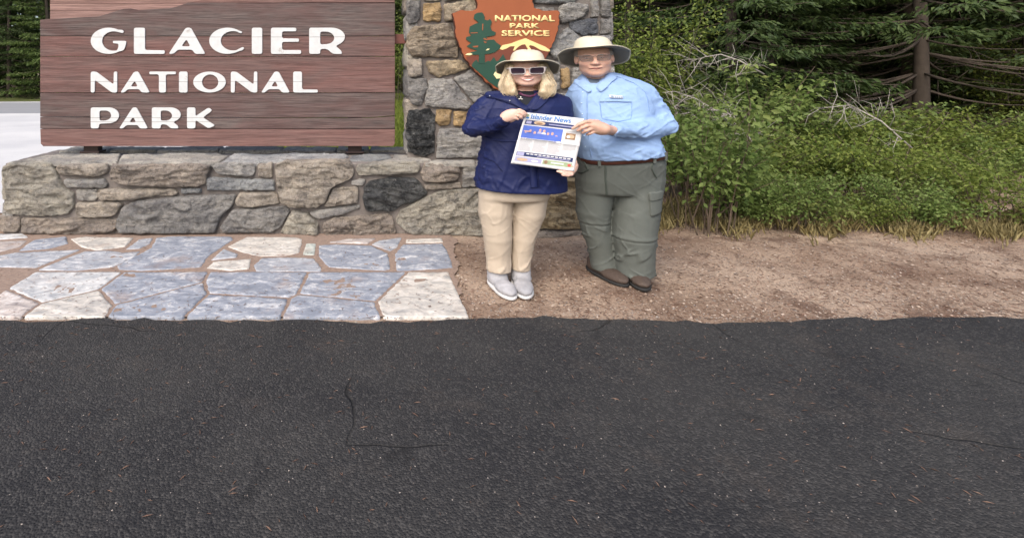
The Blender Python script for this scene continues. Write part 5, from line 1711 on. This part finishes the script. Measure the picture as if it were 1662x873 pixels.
lock = noise(np.c_[ang * 5, Qh[:, 2] * 5, ang * 0], 61) * .006 + noise(np.c_[ang * 17 + 1.5 * np.sin(Qh[:, 2] * 25), Qh[:, 2] * 6, ang * 0], 62) * .004
V = V + N * lock[:, None]
hr = WB.add('hair', V, F, HAIR_W.m)
rg = np.random.default_rng(9)
tb = []
for k in range(420):
    s = rg.choice([-1, 1]); u = rg.random(); st = rg.uniform(.0, .03)
    x0 = s * rg.uniform(.074, .10); y0 = rg.uniform(-.045, .05)
    w0 = rg.uniform(-.016, .014)
    pts = [np.array([x0, y0, -.005]), np.array([x0 + s * (.010 + w0), y0 - .006, -.05]), np.array([x0 + s * (.024 + w0 * 1.4), y0 - .012, -.105]), np.array([x0 + s * (.016 + w0), y0 - .030, -.150 - st * .5]), np.array([x0 - s * (.012 - w0), y0 - .042, -.170 - st])]
    tb.append(tube([tuple((p * SWH) @ RW.T + wc) for p in pts], [.0012, .0014, .0014, .0012, .0006], 4))
v, q = join_tubes(tb)
tag(WB.add('strands', v, q, HAIR_W.m, hr), kind='stuff')
# --- sunglasses
def glasses(B, S, c, R, parent_root, mf, ml, w, h, thick, gap, rimless=False, lens_round=.006, yoff=-.098, z0=.0):
    def pl(u, v, hh):
        p = (np.array([u, yoff + .55 * u * u * 2.2 - hh, v + z0]) * S) @ R.T + c
        return tuple(B.w(p[None])[0])
    outs, lens = [], []
    for s in (-1, 1):
        xa, xb = s * gap / 2, s * (gap / 2 + w)
        o = [(xa, -h * .40), (xa + s * w * .15, -h * .5), (xb - s * w * .12, -h * .5), (xb, -h * .1), (xb + s * w * .04, h * .5), (xa + s * w * .2, h * .46), (xa, h * .3)]
        i_ = [(xa + s * thick, -h * .40 + thick * .9), (xa + s * w * .2, -h * .5 + thick * .9), (xb - s * w * .14, -h * .5 + thick * .9), (xb - s * thick * 1.2, -h * .1), (xb - s * thick * 1.1, h * .5 - thick * 1.2), (xa + s * w * .2, h * .46 - thick * 1.1), (xa + s * thick, h * .3 - thick)]
        outs.append((fillet(o, lens_round, 3), fillet(i_, lens_round, 3)))
    objs = []
    root = None
    for s, (o, i_) in zip((-1, 1), outs):
        if not rimless:
            fr = flat_shape('sunglasses' if root is None else 'rim', [o, i_], .005, .001, pl, mf, root or B.root)
            if root is None: root = fr
        ln = flat_shape('eyeglasses' if (root is None) else 'lens', [i_ if not rimless else o], .0012, .0003, (lambda u, v, hh: pl(u, v, hh + .001)), ml, root or B.root)
        if root is None: root = ln
    br = [(np.array([x, yoff - .002, z + z0]) * S) @ R.T + c for x, z in ((-gap / 2 - .002, h * .22), (0, h * .30), (gap / 2 + .002, h * .22))]
    v, q = tube([tuple(p) for p in br], [.0028 if not rimless else .0018] * 3, 6); B.add('bridge', v, q, mf, root)
    for s in (-1, 1):
        x1 = s * (gap / 2 + w)
        pts = [np.array([x1, yoff + 1.2 * x1 * x1, h * .36 + z0]), np.array([x1 + s * .008, yoff + .035, h * .34 + z0]), np.array([x1 + s * .010, .0, h * .25 + z0]), np.array([x1 + s * .004, .03, -.005])]
        v, q = tube([tuple((p * S) @ R.T + c) for p in pts], [.0035 if not rimless else .002] * 4, 6); B.add('temple', v, q, mf, root)
    return root
def m_lens(name, col, alpha):
    t = NT(name)
    t.set(Base_Color=(*col, 1), Roughness=.08, Specular_IOR_Level=.5)
    if alpha < 1:
        tr = t.n('ShaderNodeBsdfTransparent'); tr.inputs[0].default_value = (*[.68 + .3 * c for c in col], 1)
        mx = t.n('ShaderNodeMixShader'); mx.inputs[0].default_value = alpha
        t.l(tr.outputs[0], mx.inputs[1]); t.l(t.b.outputs[0], mx.inputs[2]); t.l(mx.outputs[0], t.out.inputs['Surface'])
    return t.m
glasses(WB, SW, wc, RW, wr, simple('white_plastic_frame', (.43, .39, .385), .35, .03), m_lens('dark_plum_lens', (.018, .010, .022), 1), .074, .062, .0055, .014, lens_round=.012)
# --- hat
RH = rotm('Z', -15) @ rotm('Y', -1) @ rotm('X', -2)
Vu, Fu, Vl, Fl = hat_mesh(WB, wp(855.5, 99.5, .02), RH, .087, .108, .084, .075, .095, -.002, 0, .3)
ht = WB.add('hat', Vu, Fu, HAT_C)
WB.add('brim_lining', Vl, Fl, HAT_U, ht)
# ------------------------------------------------------------------ man
MCY = 4.08
mr = thing('person', ((985 - 600) / FPX * MCY, MCY, 0), 'person in light blue button shirt, belt and grey-green trousers', 'person')
MB_ = Body(985, MCY, mr)
mp_, mrr = MB_.p, MB_.r
SHIRT = m_cloth('light_blue_shirt', (0.28, 0.415, 0.665), .05, 600, .25, .8)
SHIRT_D = m_cloth('shirt_seam', (0.22, 0.335, 0.56), .05, 600, .1, .75)
GREEN = m_cloth('grey_green_trouser_cloth', (0.108, 0.120, 0.110), .08, 600, .15, .75)
GREEN_D = m_cloth('trouser_seam', (0.07, 0.085, 0.074), .08, 600, .15, .75)
BELT = simple('braided_brown_leather', (0.075, 0.026, 0.018), .5, .35, 120, .6, 160)
SKIN_M = m_skin('tanned_skin', (0.60, 0.385, 0.295))
s_secs = MB_.secs([(117, 954, 1000, .060, .035), (123, 946, 1018, .085, .03), (130, 937, 1040, .105, .02), (139, 930, 1053, .125, .01), (155, 926, 1058, .140, .0), (180, 927, 1056, .150, -.01), (210, 931, 1056, .160, -.02), (235, 936, 1066, .172, -.025), (250, 937, 1075, .172, -.02), (262, 939, 1074, .165, -.015)])
m_sh = mp_(1040, 150, .0); m_el = mp_(1077, 205, -.05); m_wr = mp_(994, 211, -.27)
r_sh = mp_(945, 152, .02); r_el = mp_(905, 190, .13); r_wr = mp_(870, 200, .14)
def shirt_f(P):
    d = loft(P, s_secs, 2.3)
    d = smin(d, chain(P, [(m_sh, .070), (mp_(1060, 178, -.01), .072), (m_el, .066), (mp_(1040, 211, -.17), .060), (m_wr, .046)], .008), .035)
    d = smin(d, chain(P, [(r_sh, .062), (r_el, .055), (r_wr, .045)], .03), .04)
    v = cap(P, mp_(957, 148, -.15), mp_(965, 117, -.06), .002, .068)
    d = smax(d, -v, .006)
    zc = 1.6 - (255.5 - (P[:, 0] - mp_(943, 250)[0]) / .42 * 10 - 110) * MCY / FPX
    d = smax(d, zc - P[:, 2], .01)
    cu = (P - m_wr) @ np.array([.93, .36, 0], np.float32)     # cuff end
    return np.where(P[:, 1] < -.16, smax(d, -cu - .012, .004), d)
V, F = surface(shirt_f, (-.46, -.40, .86), (.46, .24, 1.62), .0068)
N = normals(V, F)
ar = 1 / (1 + np.exp(-(V[:, 0] - (mp_(1052, 0)[0])) / .012)); fo = 1 / (1 + np.exp((V[:, 1] + .17) / .02))
ar = np.maximum(ar, fo)
dsp = .0015 * folds(V, (-.3, 0, 1), 5, 3.5, 71) + .0055 * creases(V, (.9, 0, .55), 15, 8, 73, .16) + .005 * creases(V, (-.5, 0, 1), 15, 8, 74, .16) + ar * (.011 * creases(V, (.9, .5, .45), 20, 6, 75, .3, .4) + .008 * creases(V, (.9, .3, -.5), 18, 6, 76, .3, .3)) + .0012 * fbm(V * 30, 5, 2)
dsp = dsp + .006 * np.exp(-((V[:, 2] - .99) / .05) ** 2) * folds(V, (.15, 0, 1), 14, 2.5, 79)
V = V + N * dsp[:, None]
sh = MB_.add('shirt', relax(V, F, 1, .3), F, SHIRT)
# collar leaves, placket, pocket, cuff, tag
patch(MB_, 'collar', shirt_f, [(966,142),(979,128),(992,119),(1001,117),(1006,125),(992,132),(978,143),(970,149)], SHIRT, sh, .010, -.09, 40)
patch(MB_, 'collar', shirt_f, [(959,147),(952,136),(948,128),(945,130),(943,137),(948,145),(954,150)], SHIRT, sh, .010, -.09, 40)
strip(MB_, 'placket', shirt_f, [(957,142),(954,165),(953,200),(955,230),(960,255)], .030, SHIRT, sh, .004, -.15)
strip(MB_, 'seam', shirt_f, [(961,142),(958.5,165),(957.5,200),(959.5,230),(964,255)], .003, SHIRT_D, sh, .0045, -.15)
strip(MB_, 'pocket_flap', shirt_f, [(976,164),(1000,163),(1026,164)], .018, SHIRT, sh, .003, -.15)
strip(MB_, 'seam', shirt_f, [(976,166),(977,192),(1000,196),(1022,192),(1026,167)], .003, SHIRT_D, sh, .002, -.15)
strip(MB_, 'yoke_seam', shirt_f, [(1003,121),(1030,134),(1046,150),(1049,180)], .005, SHIRT_D, sh, .003, -.10)
TAGM = simple('pale_grey_patch', (.50, .56, .64), .6, .05)
tg = patch(MB_, 'logo_patch', shirt_f, [(991,153.5),(1012,155),(1012,160),(991,158.5)], TAGM, sh, .006, -.15, 24, 0, .002)
patch(MB_, 'logo_mark', shirt_f, [(993,154.6),(997,155),(997,158.2),(993,157.8)], simple('patch_print', (.20, .26, .36), .6, .05), tg, .0075, -.15, 16, 0, .001)
for k in range(4):
    patch(MB_, 'logo_mark', shirt_f, [(998.6 + k * 3.2, 155.8 + k * .22), (1000.8 + k * 3.2, 156 + k * .22), (1000.8 + k * 3.2, 158.4 + k * .22), (998.6 + k * 3.2, 158.2 + k * .22)], simple('patch_print', (.26, .32, .42), .6, .05), tg, .0075, -.15, 12, 0, .0005)
for yb_ in (150, 168, 186, 204, 222, 240):
    q = mp_(955 - (3 if 160 < yb_ < 215 else 0) + max(0, (yb_ - 225) * .16), yb_, -.15); y = solve_y(shirt_f, [q[0]], [q[2]])[0]
    c = (q[0], y - .006, q[2])
    V, F = surface(lambda P: ell(P, c, (.0042, .003, .0042)), np.array(c) - .009, np.array(c) + .009, .002)
    MB_.add('button', V, F, simple('button_plastic', (.55, .68, .85), .4, .03), sh)
# undershirt
def und_f(P): return smax(loft(P, [(a, b, c, d - .014, e - .012) for a, b, c, d, e in s_secs], 2.2), -cap(P, mp_(960, 143, -.15), mp_(966, 112, -.05), .008, .07), .006)
V, F = surface(und_f, (-.25, -.2, 1.3), (.25, .2, 1.6), .008)
MB_.add('undershirt', V, F, simple('grey_undershirt', (.12, .15, .19), .9, .1, 60))
# --- trousers
t_secs = MB_.secs([(243, 941, 1071, .150, -.01), (262, 937, 1074, .155, -.01), (290, 936, 1075, .145, .0), (312, 940, 1072, .12, .0), (325, 946, 1068, .10, .0)])
legA = [(mp_(968, 290, .01), .106), (mp_(963, 340, .02), .090), (mp_(966, 368, .03), .078), (mp_(977, 410, .05), .069), (mp_(984, 455, .06), .068)]
legB = [(mp_(1036, 290, -.01), .125), (mp_(1032, 345, -.02), .118), (mp_(1029, 380, -.03), .110), (mp_(1030, 415, -.02), .102), (mp_(1031, 455, -.01), .098)]
def mtr_f(P):
    d = smax(loft(P, t_secs, 2.3), mp_(0, 312)[2] - P[:, 2], .03)
    a = chain(P, legA, .004); b = chain(P, legB, .004)
    d = np.minimum(smin(d, a, .012), smin(d, b, .012))
    zt = 1.6 - (253 - (P[:, 0] - mp_(943, 250)[0]) / .42 * 10 - 110) * MCY / FPX
    d = smax(d, P[:, 2] - zt - .012, .006)
    return smax(d, .045 - P[:, 2], .01)
V, F = surface(mtr_f, (-.32, -.24, .0), (.36, .26, 1.06), .0068)
N = normals(V, F)
ka = np.where(V[:, 0] < mp_(990, 0)[0], mp_(0, 362)[2], mp_(0, 381)[2])
below = np.clip((ka - V[:, 2]) / .05, 0, 1); zipg = np.exp(-((V[:, 2] - ka) / .007) ** 2); zip2 = np.exp(-((V[:, 2] - ka - .018) / .012) ** 2)
kn = np.exp(-((V[:, 2] - ka) / .12) ** 2)
dsp = (.0025 + .002 * kn + .008 * below) * creases(V, (1, 0, .75), 18, 7, 93, .15, .2) + (.0025 + .008 * below) * creases(V, (1, 0, -.9), 16, 7, 95, .15, .2) - .005 * zipg + .002 * zip2 + .002 * creases(V, (.1, 0, 1), 12, 9, 98, .2)
V = V + N * dsp[:, None]
mt = MB_.add('trousers', relax(V, F, 1, .25), F, GREEN)
strip(MB_, 'fly_seam', mtr_f, [(979,262),(981,290),(986,318)], .006, GREEN_D, mt, .005, -.12)
strip(MB_, 'pocket_seam', mtr_f, [(1052,254),(1048,270),(1060,286)], .006, GREEN_D, mt, .005, -.10)
strip(MB_, 'pocket_seam', mtr_f, [(952,264),(956,276),(946,288)], .006, GREEN_D, mt, .005, -.10)
patch(MB_, 'cargo_pocket', mtr_f, [(1044,312),(1068,310),(1068,342),(1046,346)], GREEN, mt, .010, -.08, 40, 0, .01)
patch(MB_, 'cargo_flap', mtr_f, [(1043,308),(1069,306),(1069,318),(1044,321)], GREEN, mt, .015, -.08, 36, 0, .006)
# belt: tilted band round the waist
nb = 90
an = np.linspace(0, 2 * math.pi, nb, endpoint=False)
bc = mp_((943 + 1070) / 2, 0)[0]; hw = MB_.r((1071 - 941) / 2)
rows = []
for o, dz in ((.004, -.021), (.010, -.019), (.010, .019), (.004, .021)):
    ca, sa = np.cos(an), np.sin(an)
    x = bc + np.sign(ca) * np.abs(ca) ** (2 / 2.4) * (hw + o); y = -.01 + np.sign(sa) * np.abs(sa) ** (2 / 2.4) * (.153 + o)
    zc = 1.6 - (257 - (x - mp_(943, 250)[0]) / .42 * 11 - 110) * MCY / FPX
    rows.append(np.c_[x, y, zc + dz])
V = np.vstack(rows); F = [(i * nb + k, i * nb + (k + 1) % nb, (i + 1) * nb + (k + 1) % nb, (i + 1) * nb + k) for i in range(3) for k in range(nb)]
bt = MB_.add('belt', V, F, BELT)
for k, a in enumerate((-2.35, -1.2, -.75)):
    ca, sa = math.cos(a), math.sin(a)
    x = bc + np.sign(ca) * abs(ca) ** (2 / 2.4) * (hw + .012); y = -.01 + np.sign(sa) * abs(sa) ** (2 / 2.4) * .166
    zc = 1.6 - (257 - (x - mp_(943, 250)[0]) / .42 * 11 - 110) * MCY / FPX
    w_ = MB_.w(np.array([[x, y, zc]]))[0]
    box('belt_loop', tuple(w_), (.022, .012, .062), GREEN, bt, .003, Matrix.Rotation(math.atan2(ca * .7, -sa), 3, 'Z').to_4x4())
BOOT = simple('brown_hiking_shoe_leather', (0.075, 0.055, 0.045), .7, .25, 40, .4, 120); BSOLE = simple('black_rubber_sole', (.025, .025, .025), .8, .2, 40)
shoe(MB_, 'shoe', mp_(985, 440)[0], .06, 14, .28, (BOOT, BSOLE, BSOLE), .09, .05)
shoe(MB_, 'shoe', mp_(1031, 440)[0], .01, -12, .28, (BOOT, BSOLE, BSOLE), .09, .05)
# --- head and body
RM = rotm('Y', -4) @ rotm('Z', -20)
mc = mp_(964, 93.5, -.02)
SM = np.array((1.13, 1.04, 1.04))
mhead = head_field(mc, RM, True, SM)
yn = (3.62 - MCY) / KX
m_palm = [(mp_(968, 206, yn - .012), (.040, .020, .040)), (m_wr, mp_(978, 210, yn + .0), .033, .033), (mp_(977, 208, yn - .002), mp_(961, 203, yn - .018), .033, .024)]
m_f = [fing(MB_, [(962, 198, yn - .022), (951, 197, yn - .034), (940, 201.5, yn - .030), (930, 208, yn - .018)], .0125, .0092),
       fing(MB_, [(962, 203.5, yn - .024), (953, 203.5, yn - .037), (945, 207, yn - .034), (938.5, 211.5, yn - .020)], .0125, .0092),
       fing(MB_, [(964, 208.5, yn - .022), (957, 209.5, yn - .036), (951, 212, yn - .034), (946.5, 215, yn - .020)], .012, .009),
       fing(MB_, [(967, 213, yn - .018), (961, 214.5, yn - .030), (957, 216.5, yn - .028), (953.5, 218, yn - .016)], .0105, .008),
       fing(MB_, [(970, 197, yn + .010), (958, 196, yn + .024), (946, 200, yn + .022), (938, 203, yn + .016)], .014, .010)]
def mbody_f(P):
    d = mhead(P)
    d = smin(d, cap(P, mp_(966, 114, .03), mp_(972, 138, .04), .064, .07), .03)
    d = smin(d, loft(P, [(a, b, c, e * .82, g_ * .8) for a, b, c, e, g_ in s_secs], 2.2), .03)
    d = smin(d, chain(P, [(m_sh, .048), (mp_(1060, 178, -.01), .042), (m_el, .038), (mp_(1040, 211, -.17), .034), (m_wr, .032)], .01), .03)
    d = smin(d, chain(P, [(r_sh, .05), (r_el, .042), (r_wr, .03)], .02), .03)
    d = smin(d, hand_f(P, m_palm, m_f), .008)
    for lg in (legA, legB):
        d = smin(d, chain(P, [(lg[0][0], .075), (lg[2][0], .05), (lg[4][0], .04)], .02), .05)
    return smax(d, .03 - P[:, 2], .01)
V, F = surface(mbody_f, (-.42, -.44, .0), (.40, .24, 1.84), .0056)
bd = MB_.add('body', V, F, SKIN_M)
color_attr(bd, face_tint(V, mc, RM, .35, SM))
head_patch(MB_, 'lips', mhead, mc, RM, [(-.028,-.0715),(-.010,-.0705),(0,-.072),(.012,-.070),(.030,-.067),(.018,-.079),(0,-.083),(-.016,-.080)], simple('lip_m', (.36, .14, .12), .45, .08), bd, .003)
head_patch(MB_, 'mouth_line', mhead, mc, RM, [(-.029,-.0725),(0,-.0755),(.031,-.0685),(.031,-.0705),(0,-.0785),(-.029,-.0745)], simple('mouth_dark', (.10, .03, .03), .6, .05), bd, .0045, 24, .001)
GREYH = simple('grey_hair', (0.30, 0.28, 0.26), .6, .35, 90, .6, 200)
for s in (-1, 1):
    head_patch(MB_, 'eyebrow', mhead, mc, RM, [(s*.014,.018),(s*.030,.024),(s*.047,.019),(s*.046,.014),(s*.030,.018),(s*.015,.012)], GREYH, bd, .003)
    head_patch(MB_, 'eye', mhead, mc, RM, [(s*.019,-.001),(s*.030,.0045),(s*.043,.0),(s*.031,-.005)], simple('eye_white', (.62, .58, .55), .3, .03), bd, .001, 20, .001)
    head_patch(MB_, 'iris', mhead, mc, RM, [(s*.0275,.0),(s*.031,.004),(s*.0345,.0),(s*.031,-.004)], simple('iris', (.03, .02, .015), .2, .05), bd, .002, 14, .002)
def mhair_f(P):
    Q = ((P - mc) @ RM) / SM
    d = ell(Q, (0, .040, .025), (.088, .094, .10))
    d = smax(d, -ell(Q, (0, -.075, -.04), (.10, .098, .16)), .01)
    d = smax(d, -.055 - Q[:, 2], .01)
    for s in (-1, 1): d = smax(d, -ell(Q, (s * .092, .012, -.02), (.03, .024, .036)), .004)
    return d
V, F = surface(mhair_f, (-.22, -.16, 1.5), (.12, .2, 1.84), .006)
N = normals(V, F); V = V + N * (.003 * noise(V * np.array([70, 70, 18]), 5))[:, None]
MB_.add('hair', V, F, GREYH)
glasses(MB_, SM, mc, RM, mr, simple('gunmetal_frame', (.10, .09, .09), .35, .1, metal=.5), m_lens('smoky_lens', (.30, .27, .26), .14), .060, .046, .003, .014, rimless=True, yoff=-.100, z0=-.002)
RH = rotm('Z', -21) @ rotm('Y', -4) @ rotm('X', -3)
Vu, Fu, Vl, Fl = hat_mesh(MB_, mp_(962, 79.5, .02), RH, .098, .116, .096, .085, .135, -.004, .0, .45)
ht = MB_.add('hat', Vu, Fu, HAT_C)
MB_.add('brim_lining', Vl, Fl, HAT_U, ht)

# ------------------------------------------------------------------ newspaper
TL, TR, BR, BL = [np.array(at(a, b, ZB)) for a, b in ((853, 182), (948.5, 192.5), (932, 278), (829, 264.5))]
news = thing('newspaper', tuple((BL + BR) / 2), 'white newspaper with blue masthead held up between the two people', 'newspaper')
def page(u, v, h):
    """u to the right 0..1, v up 0..1"""
    p = (TL * (1 - u) + TR * u) * v + (BL * (1 - u) + BR * u) * (1 - v)
    bow = .020 * math.sin(math.pi * u) * (.4 + .6 * v) + .010 * math.sin(2.2 * math.pi * v + .5) * (u - .4) - .006 * math.exp(-((v - .50) / .03) ** 2)
    return (p[0], p[1] + bow - h, p[2])
nu, nv = 36, 36
def sheet_mesh(name, off, mat, parent, grow=0.0, th=.0012):
    V, F = [], []
    for side in (0, 1):
        for j in range(nv + 1):
            for i in range(nu + 1):
                V.append(page(-grow + (1 + 2 * grow) * i / nu, -grow + (1 + 2 * grow) * j / nv, off - side * th))
    m = (nu + 1) * (nv + 1)
    for j in range(nv):
        for i in range(nu):
            a = j * (nu + 1) + i
            F.append((a, a + 1, a + nu + 2, a + nu + 1)); F.append((m + a + nu + 1, m + a + nu + 2, m + a + 1, m + a))
    bord = [i for i in range(nu)] + [j * (nu + 1) + nu for j in range(nv)] + [nv * (nu + 1) + i for i in range(nu, 0, -1)] + [j * (nu + 1) for j in range(nv, 0, -1)]
    for a, b in zip(bord, bord[1:] + bord[:1]): F.append((b, a, m + a, m + b))
    return mk(name, V, F, mat, parent)
PAPER = simple('newsprint', (0.70, 0.70, 0.71), .85, .03, 20, .1, 60)
fp = sheet_mesh('front_page', 0, PAPER, news)
sheet_mesh('inner_pages', -.004, PAPER, news, -.006, .003)
def ink(name, col, v=.05, sc=40): return simple(name, col, .8, v, sc)
INK_B = ink('masthead_blue', (.06, .22, .58)); INK_N = ink('navy_ink', (.035, .05, .14), .2); INK_P = ink('photo_blue', (.10, .17, .55), .25, 12); INK_G = ink('text_grey', (.42, .42, .45), .2, 200)
INK_S = ink('skin_ink', (.62, .38, .32), .2, 60); INK_W = ink('white_ink', (.74, .74, .76)); INK_BR = ink('brown_ink', (.30, .19, .12), .4, 60); INK_T = ink('tan_ink', (.60, .44, .30), .2, 60); INK_GR = ink('green_ink', (.34, .42, .26), .4, 60); INK_R = ink('red_ink', (.62, .10, .10)); INK_L = ink('lilac_ink', (.42, .42, .62), .2, 60)
def pr(name, u0, v0, u1, v1, mat, lift=.0006, nx=10):
    """printed rectangle following the page"""
    V, F = [], []
    for j in range(3):
        for i in range(nx + 1): V.append(page(u0 + (u1 - u0) * i / nx, v0 + (v1 - v0) * j / 2, lift))
    for j in range(2):
        for i in range(nx): a = j * (nx + 1) + i; F.append((a, a + 1, a + nx + 2, a + nx + 1))
    return mk(name, V, F, mat, fp)
def blob(name, cu, cv, ru, rv, mat, lift=.0012, n=14):
    V = [page(cu, cv, lift)] + [page(cu + ru * math.cos(2 * math.pi * k / n), cv + rv * math.sin(2 * math.pi * k / n), lift) for k in range(n)]
    return mk(name, V, [(0, 1 + k, 1 + (k + 1) % n) for k in range(n)], mat, fp)
text_mesh('masthead', 'Islander News', (.115, .885, .80, .985), lambda u, v, h: page(u, v, h + .0008), INK_B, fp, .0003, bold=.02)
blob('masthead_mark', .055, .945, .022, .03, INK_GR); blob('masthead_mark', .06, .90, .03, .018, INK_B)
for k in range(4): pr('text_line', .83, .975 - k * .022, .97, .967 - k * .022, INK_G)
pr('banner', .04, .775, .86, .862, INK_N); blob('banner_picture', .29, .822, .10, .036, INK_T); blob('banner_picture', .29, .812, .06, .02, INK_BR, .0016); pr('banner_text', .45, .81, .83, .826, INK_L, .0012); pr('banner_mark', .06, .79, .15, .845, INK_L, .0012)
pr('front_photo', .035, .515, .70, .755, INK_P)
rg = np.random.default_rng(3)
for k, (u, v, s) in enumerate([(.10, .60, 1), (.17, .66, .9), (.25, .63, 1), (.33, .69, .95), (.40, .68, 1.0), (.47, .64, .95), (.54, .65, 1), (.61, .60, 1), (.66, .57, .9)]):
    blob('photo_shirt', u, v - .065 * s, .038 * s, .048 * s, [INK_W, INK_N, INK_P, INK_L][k % 4], .0012); blob('photo_face', u, v, .022 * s, .030 * s, INK_S, .0016)
blob('photo_arm', .12, .645, .06, .013, INK_S, .0018); blob('photo_item', .11, .545, .055, .026, INK_R, .0014)
pr('side_photo', .755, .58, .91, .70, INK_BR); blob('side_photo_shape', .84, .64, .055, .038, INK_T); blob('side_photo_shape', .80, .63, .028, .026, INK_W, .0016)
for k in range(3): pr('text_line', .75, .745 - k * .014, .92, .737 - k * .014, INK_G)
for c_ in range(4):
    u0 = .04 + c_ * .235
    for k in range(11):
        if c_ == 3 and k > 5: continue
        pr('text_line', u0, .488 - k * .0205, u0 + .205 - (.06 * rg.random() if rg.random() < .25 else 0), .480 - k * .0205, INK_G, .0006, 3)
for k in range(2): pr('headline', .04, .505 - 0 * k, .62, .497, INK_N)
pr('advert_banner', .04, .165, .95, .245, INK_N); pr('advert_mark', .045, .17, .165, .24, INK_L, .0012)
for k in range(11): pr('advert_text', .20 + k * .066, .208, .25 + k * .066, .228, INK_W, .0012, 2)
pr('advert_text', .38, .182, .90, .193, INK_L, .0012)
pr('footer_photo', .04, .06, .47, .145, INK_L); blob('footer_shape', .16, .10, .09, .03, INK_T); blob('footer_shape', .36, .095, .06, .022, INK_W)
pr('footer_photo', .49, .06, .95, .145, INK_GR); blob('footer_shape', .54, .105, .03, .034, INK_BR); pr('footer_text', .62, .095, .82, .118, INK_W, .0012); blob('footer_shape', .91, .10, .028, .026, INK_R)
